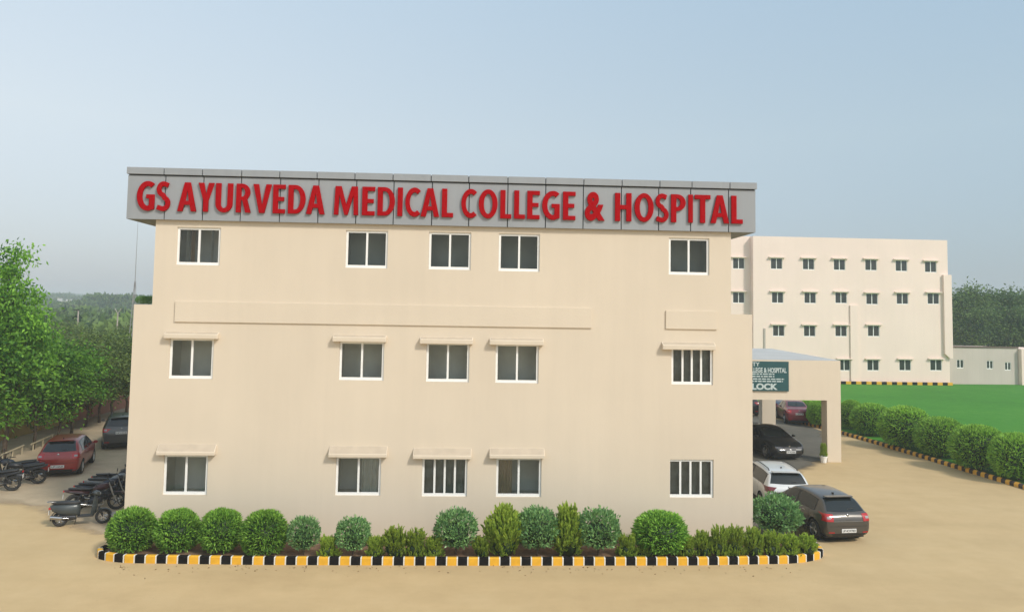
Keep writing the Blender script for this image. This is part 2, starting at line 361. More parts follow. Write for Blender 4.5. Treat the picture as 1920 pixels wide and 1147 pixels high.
b2 = wall_holes(xul, xur, zterr, ztop, [h for h in holes if h[3] > zterr], YF, .16)
b.add([tuple(v) for v in b2.v], b2.f)
def q4(b, *p): b.add(p, [(0, 1, 2, 3)])
q4(b, (xl, YF, ZP), (xl, YF, zterr), (xl, YB, zterr), (xl, YB, ZP)); q4(b, (xr, YF, ZP), (xr, YB, ZP), (xr, YB, zterr), (xr, YF, zterr))
q4(b, (xul, YF, zterr), (xul, YF, ztop), (xul, YB, ztop), (xul, YB, zterr)); q4(b, (xur, YF, zterr), (xur, YB, zterr), (xur, YB, ztop), (xur, YF, ztop))
q4(b, (xl, YB, ZP), (xl, YB, zterr), (xr, YB, zterr), (xr, YB, ZP)); q4(b, (xul, YB, zterr), (xul, YB, ztop), (xur, YB, ztop), (xur, YB, zterr))
q4(b, (xl, YF, zterr), (xul, YF, zterr), (xul, YB, zterr), (xl, YB, zterr)); q4(b, (xur, YF, zterr), (xr, YF, zterr), (xr, YB, zterr), (xur, YB, zterr))
q4(b, (xul, YF, ztop), (xur, YF, ztop), (xur, YB, ztop), (xul, YB, ztop))
b.build('wall', M_WALL, main, fix=False)
G_CLEAR = glassmat('window_glass', (.84, .87, .85)); G_DARK = glassmat('window_glass_dark', (.60, .64, .62))
M_CURT = pmat('curtain_tan', (.50, .40, .29), .9, var=.1, scale=3); M_CURTG = pmat('curtain_grey', (.28, .29, .275), .9, var=.25, scale=3); M_CURTW = pmat('curtain_white', (.62, .62, .58), .9, var=.1, scale=3)
def window(parent, r, n, glass, Y=YF, fw=.072, label=None, room=True, curt=None, skip_left=False):
    x0, x1, z0, z1 = r; yf = Y+.05
    b = MB()
    fwl = fw if not skip_left else .02
    b.box(x0+.004, x0+fwl, yf, yf+.07, z0+.004, z1-.004); b.box(x1-fw, x1-.004, yf, yf+.07, z0+.004, z1-.004)
    b.box(x0+fwl, x1-fw, yf, yf+.07, z1-fw, z1-.004); b.box(x0+fwl, x1-fw, yf, yf+.07, z0+.004, z0+fw*1.3)
    fr = b.build('window', M_WHITE, parent)
    xi0, xi1 = x0+fwl, x1-fw; wp = (xi1-xi0)/n; mw = .062
    for k in range(1, n):
        xc = xi0+wp*k; bx('mullion', M_WHITE, fr, xc-mw/2, xc+mw/2, yf+.004, yf+.062, z0+fw*1.3, z1-fw)
    for k in range(n):
        a = xi0+wp*k+(mw/2 if k else 0); c = xi0+wp*(k+1)-(mw/2 if k < n-1 else 0)
        MB().add([(a, yf+.03+.012*(k % 2), z0+fw*1.3), (c, yf+.03+.012*(k % 2), z0+fw*1.3), (c, yf+.03+.012*(k % 2), z1-fw), (a, yf+.03+.012*(k % 2), z1-fw)], [(0, 1, 2, 3)]).build('pane', glass, fr, fix=False)
    if room:
        ya, yb = Y+.16, Y+1.0; e = .02
        rm = MB(); X0, X1, Z0, Z1 = x0-e, x1+e, z0-e, z1+e
        rm.add([(X0, ya, Z0), (X1, ya, Z0), (X1, ya, Z1), (X0, ya, Z1), (X0, yb, Z0), (X1, yb, Z0), (X1, yb, Z1), (X0, yb, Z1)],
               [(4, 5, 6, 7), (0, 1, 5, 4), (3, 7, 6, 2), (0, 4, 7, 3), (1, 2, 6, 5)])
        rm.build('room_lining', M_ROOM, fr, fix=False)
    for (a, c, mt) in (curt or []):
        n_ = 14; xs = [x0+(x1-x0)*(a+(c-a)*i/n_) for i in range(n_+1)]
        cb = MB(); cb.add([(x, Y+.24+(.008 if mt is M_CURTG else .025)*math.sin(i*1.9), z) for i, x in enumerate(xs) for z in (z0+.02, z1-.04)],
               [(2*i, 2*i+2, 2*i+3, 2*i+1) for i in range(n_)]); cb.build('curtain', mt, fr, fix=False)
    return fr
for (row, k), (x0, x1, z0, z1, n) in wrect.items():
    cu = None
    if (row, k) == (1, 0): cu = [(.16, .22, M_CURTW), (.27, .36, M_CURT), (.42, .46, M_CURTW), (.74, .79, M_CURTW)]
    if (row, k) == (3, 3): cu = [(.03, .36, M_CURT)]
    if (row, k) == (3, 1): cu = [(.55, .95, M_CURTW)]
    if (row, k) in ((2, 4), (3, 4), (3, 2)): cu = [(.03, .97, M_CURTG)]
    window(main, (x0, x1, z0, z1), n, G_DARK if row == 1 and k else G_CLEAR, curt=cu, skip_left=(row, k) == (3, 4))
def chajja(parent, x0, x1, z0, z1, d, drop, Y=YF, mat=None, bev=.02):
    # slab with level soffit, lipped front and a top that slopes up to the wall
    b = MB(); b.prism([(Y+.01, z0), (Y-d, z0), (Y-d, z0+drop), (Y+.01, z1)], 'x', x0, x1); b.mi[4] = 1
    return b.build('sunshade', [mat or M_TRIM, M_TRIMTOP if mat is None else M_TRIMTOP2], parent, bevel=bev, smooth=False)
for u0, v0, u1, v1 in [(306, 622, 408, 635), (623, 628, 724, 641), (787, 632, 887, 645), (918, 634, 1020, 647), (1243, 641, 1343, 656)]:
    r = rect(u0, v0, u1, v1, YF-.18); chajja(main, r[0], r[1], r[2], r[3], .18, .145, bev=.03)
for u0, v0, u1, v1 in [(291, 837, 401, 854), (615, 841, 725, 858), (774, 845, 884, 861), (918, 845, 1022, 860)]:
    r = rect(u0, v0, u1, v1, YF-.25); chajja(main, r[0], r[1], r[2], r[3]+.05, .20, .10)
for u0, v0, u1, v1, u2 in [(327, 571, 1110, 609, 0), (1249, 583, 1345, 617, 0)]:
    r = rect(u0, v0, u1, v1, YF-.06); bx('raised_band', M_WALL, main, r[0], r[1], YF-.045, YF+.01, r[2], r[3], bevel=.006)
# fascia
YS = YF-.13
zf0 = (F(240, 408, YS).z+F(1416, 438, YS).z)/2; zf1 = (F(238, 328, YS).z+F(1416, 355.5, YS).z)/2; zf2 = (F(237, 314, YS).z+F(1416, 343, YS).z)/2
xf0, xf1 = F(239, 365, YS).x, F(1416.5, 395, YS).x
fas = MB().box(xf0+.01, xf1-.01, YS+.03, YB+.8, zf0+.012, zf2-.02).build('fascia', M_JOINT, main)
JL = [309.5, 381, 451.7, 525, 597, 668, 738, 810, 879.5, 952, 1023, 1093.5, 1165, 1235, 1295, 1366]
JC = [307.5, 379.5, 453, 524.5, 594.5, 665.5, 737, 808.5, 879, 952.5, 1023.5, 1094.9, 1166.6, 1237.5, 1297.6, 1368.8]
def vat(u, va, vb): return va+(vb-va)*(u-237)/(1416-237)
xs = [xf0]+[F(u, vat(u, 366, 396), YS).x for u in JL]+[xf1]
for i in range(len(xs)-1):
    a = xs[i]+(.016 if i else 0); c = xs[i+1]-(.016 if i < len(xs)-2 else 0)
    bx('cladding_panel', M_ACP, fas, a, c, YS+random.uniform(-.003, .003), YS+.04, zf0, zf1-.02)
xs = [xf0-.03]+[F(u, vat(u, 321, 349), YS-.06).x for u in JC]+[xf1+.03]
for i in range(len(xs)-1):
    a = xs[i]+(.014 if i else 0); c = xs[i+1]-(.014 if i < len(xs)-2 else 0)
    bx('cap_panel', M_ACP, fas, a, c, YS-.06+random.uniform(-.003, .003), YS+.5, zf1+.02, zf2)
for sx in (0, 1):    # side cladding and soffit on the two returns
    xa = xf0 if sx == 0 else xf1
    n_ = 12
    for i in range(n_):
        y0 = YS+.06+(YB+.8-YS-.06)*i/n_; y1 = YS+.06+(YB+.8-YS-.06)*(i+1)/n_-.03
        bx('cladding_panel', M_ACP, fas, xa-.005 if sx == 0 else xa-.035, xa+.035 if sx == 0 else xa+.005, y0, y1, zf0, zf1-.02)
    M_SOFF = pmat('soffit_board', (.20, .20, .17), .7, var=.15, scale=2)
    bx('soffit', M_SOFF, fas, xf0+.04 if sx == 0 else xur+.005, xul-.005 if sx == 0 else xf1-.04, YS+.045, YB, zf0-.006, zf0+.011)
# letters: pixel boxes measured on the sign
LET = [('G', 257, 290), ('S', 293.5, 319.5), ('A', 333.5, 369), ('Y', 371.5, 401.5), ('U', 404.5, 436.5), ('R', 443, 471), ('V', 474.5, 509), ('E', 512, 535), ('D', 540.5, 573), ('A', 574.5, 609.5),
       ('M', 626.5, 672.5), ('E', 679, 703), ('D', 708, 740.5), ('I', 745.5, 755), ('C', 760, 788.5), ('A', 789, 824), ('L', 828.5, 850),
       ('C', 865, 894), ('O', 897.5, 933), ('L', 938, 959), ('L', 964, 984.5), ('E', 988.5, 1012), ('G', 1016.5, 1049.5), ('E', 1055.5, 1079), ('&', 1096.5, 1134),
       ('H', 1153, 1184), ('O', 1189.5, 1225.5), ('S', 1229, 1253.5), ('P', 1258, 1285.5), ('I', 1290.5, 1299), ('T', 1302.5, 1332), ('A', 1332, 1367), ('L', 1371, 1392.5)]
def arc(cx, cy, rx, ry, a0, a1, n=14): return [(cx+rx*math.cos(R(a0+(a1-a0)*i/n)), cy+ry*math.sin(R(a0+(a1-a0)*i/n))) for i in range(n+1)]
def stroke(pts, t):
    L_, R_ = [], []; n = len(pts)
    for i, p in enumerate(pts):
        a = Vector(pts[max(0, i-1)]); c = Vector(pts[min(n-1, i+1)]); d = (c-a).normalized(); nn = Vector((-d.y, d.x))*t/2
        L_.append((p[0]+nn.x, p[1]+nn.y)); R_.append((p[0]-nn.x, p[1]-nn.y))
    return L_+R_[::-1]
_t = .185
def bowl(w, z0, z1, t): # stem-and-bowl hole
    rx = w-t; h = z1-z0
    return [(0.0, z0), (w*.42, z0)]+arc(w*.42, (z0+z1)/2, w*.58, h/2, -90, 90)[1:-1]+[(w*.42, z1), (0.0, z1)], \
           [(t, z0+.15), (w*.42, z0+.15)]+arc(w*.42, (z0+z1)/2, w*.58-t, h/2-.15, -90, 90)[1:-1]+[(w*.42, z1-.15), (t, z1-.15)]
OUT = {'I': [[(0, 0), (.17, 0), (.17, 1), (0, 1)]],
 'L': [[(0, 0), (.4, 0), (.4, .155), (_t, .155), (_t, 1), (0, 1)]],
 'E': [[(0, 0), (.43, 0), (.43, .15), (_t, .15), (_t, .43), (.39, .43), (.39, .575), (_t, .575), (_t, .85), (.43, .85), (.43, 1), (0, 1)]],
 'T': [[(.18, 0), (.365, 0), (.365, .845), (.545, .845), (.545, 1), (0, 1), (0, .845), (.18, .845)]],
 'H': [[(0, 0), (_t, 0), (_t, .42), (.385, .42), (.385, 0), (.57, 0), (.57, 1), (.385, 1), (.385, .575), (_t, .575), (_t, 1), (0, 1)]],
 'A': [[(0, 0), (.185, 0), (.235, .22), (.415, .22), (.465, 0), (.65, 0), (.425, 1), (.225, 1)], [(.268, .365), (.382, .365), (.325, .72)]],
 'V': [[(0, 1), (.195, 1), (.325, .27), (.455, 1), (.65, 1), (.42, 0), (.23, 0)]],
 'Y': [[(0, 1), (.2, 1), (.285, .60), (.37, 1), (.57, 1), (.375, .39), (.375, 0), (.19, 0), (.19, .39)]],
 'M': [[(0, 0), (.165, 0), (.185, .68), (.365, 0), (.485, 0), (.665, .68), (.685, 0), (.85, 0), (.81, 1), (.60, 1), (.425, .37), (.25, 1), (.04, 1)]],
 'D': list(bowl(.6, 0, 1, _t)),
 'U': [[(0, 1)]+arc(.295, .30, .295, .30, 180, 360)+[(.59, 1), (.405, 1)]+arc(.295, .30, .11, .145, 360, 180)+[(_t, 1)]],
 'O': [arc(.33, .5, .33, .5, 0, 360, 36)[:-1], arc(.33, .5, .145, .34, 0, 360, 36)[:-1]],
 'C': [stroke(arc(.36, .5, .27, .42, 52, 308, 26), .175)],
 'S': [stroke([(.42, .87)]+arc(.25, .735, .165, .185, 70, 262, 14)+[(.27, .50)]+arc(.245, .27, .175, .185, 75, -110, 14)+[(.04, .14)], .165)]}
_o, _h = bowl(.5, .40, 1, _t); OUT['P'] = [[(0, 0), (_t, 0), (_t, .40)]+_o[1:], _h]
OUT['R'] = [[(0, 0), (_t, 0), (_t, .42), (.225, .42), (.34, 0), (.54, 0), (.40, .46)]+[p for p in _o[3:] if p[1] > .47], _h]
def outline_mesh(polys):
    cu = bpy.data.curves.new('glyph', 'CURVE'); cu.dimensions = '2D'; cu.fill_mode = 'BOTH'; cu.extrude = .05; cu.bevel_depth = .014; cu.bevel_resolution = 2; cu.offset = -.016
    for pl in polys:
        sp = cu.splines.new('POLY'); sp.points.add(len(pl)-1); sp.use_cyclic_u = True
        for q, p in zip(sp.points, pl): q.co = (p[0], p[1], 0, 1)
    o = bpy.data.objects.new('glyph', cu); COL.objects.link(o)
    dg = bpy.context.evaluated_depsgraph_get(); me = bpy.data.meshes.new_from_object(o.evaluated_get(dg))
    bpy.data.objects.remove(o); bpy.data.curves.remove(cu); return me
def g_mesh():
    c = stroke(arc(.36, .5, .27, .42, 55, 300, 26), .175)
    k = len(c)//2
    # run the lower terminal of a C into an upright with a bar
    return [c[:k]+[(.405, .17), (.405, .415), (.31, .415), (.31, .555), (.585, .555), (.585, .06)]+c[k+1:]]
OUT['G'] = g_mesh()
glyphs = {}
za = (F(270, 394, YS-.05).z+F(1380, 420, YS-.05).z)/2; zb = (F(270, 340.5, YS-.05).z+F(1380, 367, YS-.05).z)/2
for ch, u0, u1 in LET:
    if ch not in glyphs: glyphs[ch] = char_mesh(ch, .028, .1, .012) if ch not in OUT else outline_mesh(OUT[ch])
    me = glyphs[ch].copy(); um = (u0+u1)/2; v = vat(um, 366, 394); dv = .012 if ch in 'GSCOU&' else 0
    fit_text(me, F(u0, v, YS-.05).x, F(u1, v, YS-.05).x, za-dv, zb+(dv if ch != 'U' else 0), YS-.012, .065)
    o = link('letter', me, fas, M_RED)
rebase(main, ((xl+xr)/2, YF, 0))

# ------------------------------------------------------------------ far building
YD = 79.0
far = empty('hospital_block', label='cream four storey hospital block standing behind the lawn', cat='building')
fx0 = F(1100, 600, YD).x; fxm = F(1412.5, 600, YD).x; fx1 = F(1779, 600, YD).x
fz1 = (F(1417, 443, YD).z+F(1775, 450, YD).z)/2; fzl = F(1395, 443, YD+.8).z
FW = [(1385, 494), (1456, 494.5), (1516, 495.5), (1574, 496.5), (1633, 497), (1690, 498.5), (1745, 500.5),
      (1385, 558), (1458, 558), (1519, 558.5), (1577, 558.5), (1635, 560.5), (1692, 560), (1750, 560),
      (1460, 620), (1518, 620.5), (1577, 620.5), (1638, 620.5), (1583, 684.5), (1637, 684.5), (1697, 684.5), (1755, 684.5),
      (1400, 620), (1400, 684), (1460, 684.5), (1519, 684.5), (1320, 494), (1320, 558)]
hl, hr = [], []
for u, v in FW:
    Y = YD+.8 if u < 1410 else YD
    r = rect(u-11, v-10.5, u+11, v+10.5, Y); (hl if u < 1410 else hr).append(r)
b = wall_holes(fxm, fx1, 0, fz1, hr, YD, .12); b2 = wall_holes(fx0, fxm, 0, fzl, hl, YD+.8, .12); b.add(b2.v, b2.f)
q4(b, (fxm, YD, 0), (fxm, YD, fz1), (fxm, YD+14, fz1), (fxm, YD+14, 0)); q4(b, (fx1, YD, 0), (fx1, YD+14, 0), (fx1, YD+14, fz1), (fx1, YD, fz1))
q4(b, (fxm, YD, fz1), (fx1, YD, fz1), (fx1, YD+14, fz1), (fxm, YD+14, fz1)); q4(b, (fx0, YD+.8, fzl), (fxm, YD+.8, fzl), (fxm, YD+14, fzl), (fx0, YD+14, fzl))
q4(b, (fx0, YD+.8, 0), (fx0, YD+.8, fzl), (fx0, YD+14, fzl), (fx0, YD+14, 0)); q4(b, (fx0, YD+14, 0), (fx0, YD+14, fzl), (fx1, YD+14, fzl), (fx1, YD+14, 0))
b.build('wall', M_WALL2, far, fix=False)
def small_window(parent, r, Y, sh=True, mat=M_WALL2):
    x0, x1, z0, z1 = r; f = .05; b = MB(); ya, yb = Y+.03, Y+.09; xc = (x0+x1)/2
    b.box(x0, x0+f, ya, yb, z0, z1); b.box(x1-f, x1, ya, yb, z0, z1); b.box(x0+f, x1-f, ya, yb, z0, z0+f*1.5); b.box(x0+f, x1-f, ya, yb, z1-f, z1); b.box(xc-.04, xc+.04, ya, yb, z0+f*1.5, z1-f)
    fr = b.build('window', M_WHITE, parent)
    for a, c in ((x0+f, xc-.04), (xc+.04, x1-f)):
        MB().add([(a, Y+.06, z0+f*1.5), (c, Y+.06, z0+f*1.5), (c, Y+.06, z1-f), (a, Y+.06, z1-f)], [(0, 1, 2, 3)]).build('pane', M_DARKG, fr, fix=False)
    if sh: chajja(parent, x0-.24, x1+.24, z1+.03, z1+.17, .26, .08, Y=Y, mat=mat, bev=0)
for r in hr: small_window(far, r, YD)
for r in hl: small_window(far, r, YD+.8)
r = rect(1597, 572, 1612, 722, YD-.35); bx('pier', M_WALL2, far, r[0], r[1], YD-.14, YD+.01, 0.0, r[3])
r = rect(1768, 515, 1787, 663, YD-.4); bx('pier', M_WALL2, far, r[0]+.25, r[1], YD-.28, YD+3, r[2], r[3])
bb = MB(); bb.prism([(r[0]+.25, r[2]), (r[1], r[2]), (r[1], r[2]-.5), (r[0]+.8, r[2]-.5)], 'y', YD-.28, YD+3); bb.build('pier_foot', M_WALL2, far)
r = rect(1433, 615, 1435.5, 722, YD-.05); bx('drainpipe', M_GREYW, far, r[0], r[1], YD-.12, YD-.02, 0, r[3])
rebase(far, ((fxm+fx1)/2, YD, 0))
# annex
ann = empty('low_annex', label='low grey rendered annex beside the cream hospital block', cat='building')
YA = 80.5
ax0, ax1 = fx1+.01, F(1909, 690, YA).x; az = F(1850, 652, YA).z
ah = [rect(u0, v0, u1, v1, YA) for u0, v0, u1, v1 in [(1794, 674, 1807, 690), (1850, 676, 1862, 691.5), (1884, 679, 1895.5, 694)]]
b = wall_holes(ax0, ax1, 0, az, ah, YA, .12)
q4(b, (ax0, YA, az), (ax1, YA, az), (ax1, YA+6, az), (ax0, YA+6, az)); b.build('wall', M_GREYW, ann, fix=False)
for r in ah: small_window(ann, r, YA, sh=False)
M_COP = pmat('coping_brown', (.14, .09, .07), .8, var=.2, scale=3)
bx('coping', M_COP, ann, ax0, ax1+.05, YA-.08, YA+.3, az+.003, az+.16)
xe = F(1990, 690, YA).x
bx('end_bay', M_WALL2, ann, ax1+.06, xe, YA-.5, YA+6, 0, az-.05)
rebase(ann, ((ax0+ax1)/2, YA, 0))

# ------------------------------------------------------------------ porch
pb = G(1563, 866); YPF = pb.y
pxr = F(1577, 800, YPF).x; pxi = F(1551, 800, YPF).x
pz1 = F(1520, 675.5, YPF).z; pz0 = F(1520, 750, YPF).z
porch = empty('entrance_porch', label='flat roofed beige car porch on square pillars joined to the college building', cat='porch')
YPB = G(1438, 795).y
bx('front_beam', M_WALL, porch, xr+.005, pxr, YPF, YPF+.45, pz0, pz1)
bx('rear_beam', M_WALL, porch, xr+.005, F(1447, 775, YPB).x+.01, YPB-.45, YPB, pz0, pz1)
MB().prism([(pxr-.45, YPF+.45), (pxr-.002, YPF+.45), (F(1447, 775, YPB).x+.005, YPB-.45), (F(1447, 775, YPB).x-.44, YPB-.45)], 'z', pz0, pz1-.26).build('side_beam', M_WALL, porch)
M_ROOFG = pmat('roof_screed', (.46, .46, .45), .9, var=.08, scale=.6)
prx = F(1447, 775, YPB).x+.02
MB().prism([(xr+.006, YPF+.004), (pxr-.003, YPF+.004), (prx, YPB-.004), (xr+.006, YPB-.004)], 'z', pz1-.25, pz1+.012).build('roof_slab', M_ROOFG, porch)
pw = pxr-pxi
bx('pillar', M_WALL, porch, pxi, pxr-.003, YPF+.003, YPF+.003+.62, 0, pz0+.002)
bx('pillar', M_WALL, porch, F(1429, 775, YPB-.6).x, prx-.003, YPB-.62, YPB-.003, 0, pz0+.002)
rebase(porch, ((xr+pxr)/2, YPF, 0))
# porch sign board
r = rect(1350, 677, 1478.5, 732.5, YPF-.05)
M_TEAL = pmat('sign_teal', (.012, .075, .082), .45, var=.06, scale=1.5); M_STX = pmat('sign_lettering', (.50, .58, .58), .5)
sb = empty('block_name_board', ((r[0]+r[1])/2, YPF-.05, r[2]), label='dark teal name board with pale lettering on the porch beam', cat='sign')
W_, H_ = r[1]-r[0], r[3]-r[2]
MB().box(-W_/2, W_/2, -.03, .045, 0, H_).build('board', M_TEAL, sb)
def sx_(u): return F(u, 700, YPF-.09).x-(r[0]+r[1])/2
def sz_(v): return F(1440, v, YPF-.09).z-r[2]
for txt, u0, u1, v0, v1, of in [('UNIVERSITY', 1366, 1424.5, 679, 686.5, .02), ('COLLEGE & HOSPITAL', 1397, 1475, 689, 698.5, .03), ('BLOCK', 1400, 1458, 718.5, 730.5, .045)]:
    me = fit_text(char_mesh(txt, of, .05), sx_(u0), sx_(u1), sz_(v1), sz_(v0), -.031, .008); link('lettering', me, sb, M_STX)
rng = random.Random(3)
for i, (v, ue) in enumerate([(701, 1452), (705.5, 1452), (710.3, 1471), (714.6, 1468)]):   # four lines of print too small to read
    u = 1362; k = 0
    bl = MB()
    while u < ue:
        wd = rng.uniform(3, 9); e = min(u+wd, ue); bl.box(sx_(u), sx_(e), -.034, -.030, sz_(v+1.1), sz_(v-1.1)); u = e+1.6
    bl.build('small_print', M_STX, sb)

# ------------------------------------------------------------------ paved areas, bed, lawn
YEL = pmat('kerb_yellow', (.76, .41, .035), .7, var=.08, scale=5, spec=.2); BLK = pmat('kerb_black', (.010, .009, .009), .9, var=.3, scale=5, spec=.08); KW = pmat('kerb_white', (.74, .72, .66), .6)
BLK2 = pmat('kerb_faded_black', (.075, .058, .052), .8, var=.3, scale=5, spec=.1); YEL2 = pmat('kerb_faded_yellow', (.76, .40, .05), .6, var=.14, scale=5)
lot_px = [(-260, 905), (-120, 930), (40, 955), (110, 990), (170, 1006), (233, 992)]
lot = [G(*p) for p in lot_px]+[Vector((xl+.02, 62, 0)), Vector((-31, 62, 0)), Vector((-31, 30, 0))]
feathered('parking_lot', lot, .004, M_LOT, [True]*5+[False]*4)
drv = [Vector((xr-.02, G(1412, 1010).y, 0))]+[G(*p) for p in [(1470, 1014), (1560, 1024), (1622, 1012), (1560, 985), (1480, 930), (1500, 893), (1555, 870), (1582, 850), (1560, 815), (1520, 800)]]+[Vector((18.5, 62, 0)), Vector((xr-.02, 62, 0))]  # outline follows the dark area: real paving plus painted-in shade
feathered('shaded_driveway', drv, .004, M_DRIVE, [True]*10+[False]*3)
def path_points(ctrl, step):
    pts = [Vector((p[0], p[1], 0)) for p in ctrl]; out = [pts[0]]; carry = 0
    for a, c in zip(pts[:-1], pts[1:]):
        L_ = (c-a).length; d = (c-a)/L_; t = step-carry
        while t <= L_+1e-6: out.append(a+d*t); t += step
        carry = L_-(t-step)
    return out
def fillet(pts, r, n=7):
    out = [pts[0]]
    for a, p, c in zip(pts[:-2], pts[1:-1], pts[2:]):
        d1 = (a-p).normalized(); d2 = (c-p).normalized(); q = [p+d1*r, p, p+d2*r]
        for i in range(n+1):
            t = i/n; out.append(q[0]*(1-t)**2+q[1]*2*t*(1-t)+q[2]*t*t)
    return out+[pts[-1]]
def kerb(name, ctrl, step, wid, h, mats, label, white=True, flip=1, first=0, cham=.02):
    pts = path_points(ctrl, step); c = pts[len(pts)//2]; root = empty(name, (c.x, c.y, 0), label=label, cat='kerb')
    meshes = []
    g = .004
    for m in mats:
        b = MB(); L_ = step-g
        b.prism([(-wid/2, 0), (wid/2, 0), (wid/2, h-cham), (wid/2-cham, h), (-wid/2+cham, h), (-wid/2, h-cham)], 'y', -L_/2, L_/2)
        if white:
            e = .003; b.prism([(-wid/2-e, .002), (wid/2+e, .002), (wid/2+e, h-cham+e), (wid/2-cham+e, h+e), (-wid/2+cham-e, h+e), (-wid/2-e, h-cham+e)], 'y', L_/2-.035, L_/2, mi=1)
        meshes.append(b.mesh('kerb_stone', [m, KW]))
    for i in range(len(pts)-1):
        a, d = pts[i], pts[i+1]-pts[i]
        o = bpy.data.objects.new('kerb_stone', meshes[(i+first) % 2]); COL.objects.link(o); o.parent = root
        o.location = (a+d/2)-root.location; o.rotation_euler = (0, 0, math.atan2(-d.x, d.y)+random.uniform(-.008, .008))
        if d.length < step*.98: o.scale.y = d.length/step
    return root
kf = [G(u, v) for u, v in [(196, 1036), (172, 1046), (222, 1055), (480, 1058.5), (900, 1060), (1300, 1059.5), (1497, 1056), (1548, 1046), (1530, 1030)]]
kfp = fillet([Vector((p.x, p.y+.08, 0)) for p in kf], .45)
kerb('front_kerb', kfp, .302, .14, .212, (BLK, YEL), 'yellow and black striped kerb with white joints around the shrub bed')
sheet('shrub_bed', [(p.x, p.y+.02) for p in kfp[1:-1]]+[(xr-.3, YF-.001), (xl+.3, YF-.001)], .11, M_SOIL, .10)
kr = [G(u, v) for u, v in [(1455, 778), (1520, 798.5), (1578, 814), (1666, 839.5), (1791, 878), (1920, 917), (2120, 985)]]
krp = [Vector((p.x+.09, p.y, 0)) for p in kr]
kerb('lawn_kerb', krp[::-1], .25, .20, .20, (BLK2, YEL2), 'faded yellow and dark striped kerb along the edge of the green lawn', white=False, cham=.06)
lawn = [(p.x+.06, p.y) for p in krp]
lawn_o = sheet('lawn', lawn+[(95, lawn[-1][1]), (95, YA+1), (ax1, YA-.003), (fx0-3, YA-1.6), (fx0-3, lawn[0][1]+8), (lawn[0][0]-3, lawn[0][1]+8)], .12, M_LAWN, .11)
kd = [(F(1480, 724, YD-.45).x, YD-.42), (F(1789, 724, YD-.45).x, YD-.42)]
kerb('block_kerb', kd, .56, .18, .42, (BLK, YEL), 'yellow and black striped kerb at the foot of the cream hospital block', white=False)

# ------------------------------------------------------------------ foliage
def set_shade(me, per_leaf, k):
    at = me.attributes.new('shade', 'FLOAT', 'POINT'); at.data.foreach_set('value', np.repeat(per_leaf, k).astype(np.float32))
def leaf_mesh(name, P, D, Lf, Wd, shade, mat, rng, fold=.25):
    n = len(P); D = D/np.linalg.norm(D, axis=1, keepdims=True)
    rv = rng.normal(size=(n, 3)); S = np.cross(D, rv); S /= np.linalg.norm(S, axis=1, keepdims=True); N = np.cross(S, D)
    Lf = np.broadcast_to(np.asarray(Lf, float), (n,))[:, None]; Wd = np.broadcast_to(np.asarray(Wd, float), (n,))[:, None]
    V = np.empty((n, 4, 3)); V[:, 0] = P; V[:, 1] = P+D*Lf*.45+S*Wd/2+N*Wd*fold; V[:, 2] = P+D*Lf; V[:, 3] = P+D*Lf*.45-S*Wd/2+N*Wd*fold
    me = bpy.data.meshes.new(name); me.vertices.add(4*n); me.vertices.foreach_set('co', V.ravel())
    me.loops.add(4*n); me.loops.foreach_set('vertex_index', np.arange(4*n, dtype=np.int32)); me.polygons.add(n)
    me.polygons.foreach_set('loop_start', np.arange(0, 4*n, 4, dtype=np.int32)); me.polygons.foreach_set('loop_total', np.full(n, 4, dtype=np.int32))
    me.update(calc_edges=True); set_shade(me, shade, 4); me.materials.append(mat); return me
def unit(rng, n):
    v = rng.normal(size=(n, 3)); return v/np.linalg.norm(v, axis=1, keepdims=True)
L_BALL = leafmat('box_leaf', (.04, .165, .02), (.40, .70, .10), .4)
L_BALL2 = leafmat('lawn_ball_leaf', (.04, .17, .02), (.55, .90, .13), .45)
L_GLAUC = leafmat('glaucous_leaf', (.06, .17, .06), (.33, .56, .20), .3, .4)
L_CON = leafmat('conifer_leaf', (.14, .25, .03), (.62, .78, .12), .45)
L_TREE = leafmat('tree_leaf', (.03, .13, .015), (.34, .66, .07), .45)
L_TREE2 = leafmat('tree_leaf_olive', (.045, .09, .022), (.30, .40, .10), .45)
L_TREE3 = leafmat('tree_leaf_deep', (.03, .075, .028), (.24, .36, .10), .4)
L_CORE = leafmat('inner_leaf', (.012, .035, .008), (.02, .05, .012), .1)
def ball_mesh(seed, n=5200, ls=1.0, lm=None, deep=.22, lp=1.0):
    rng = np.random.default_rng(seed); d = unit(rng, n); d[:, 2] = np.where(d[:, 2] < -.75, -d[:, 2], d[:, 2])
    lump = 1+lp*(.035*np.sin(d[:, 0]*7+seed)*np.sin(d[:, 1]*6+2*seed)+.03*np.sin(d[:, 2]*8+seed))
    r = (1-deep*rng.random(n)**1.3)*lump*.93
    P = d*r[:, None]; D = d+unit(rng, n)*.75+np.array([0, 0, .25])
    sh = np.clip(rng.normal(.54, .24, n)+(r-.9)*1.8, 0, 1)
    return leaf_mesh('foliage', P, D, rng.uniform(.12, .20, n)*ls, rng.uniform(.04, .062, n)*ls, sh, lm or L_BALL, rng)
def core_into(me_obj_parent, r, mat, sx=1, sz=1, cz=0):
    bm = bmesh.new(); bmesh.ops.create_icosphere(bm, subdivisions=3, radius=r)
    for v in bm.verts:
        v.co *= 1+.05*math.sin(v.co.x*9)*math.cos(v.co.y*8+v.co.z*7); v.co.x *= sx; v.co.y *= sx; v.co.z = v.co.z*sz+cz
    me = bpy.data.meshes.new('inner_foliage'); bm.to_mesh(me); bm.free(); me.materials.append(mat); return me
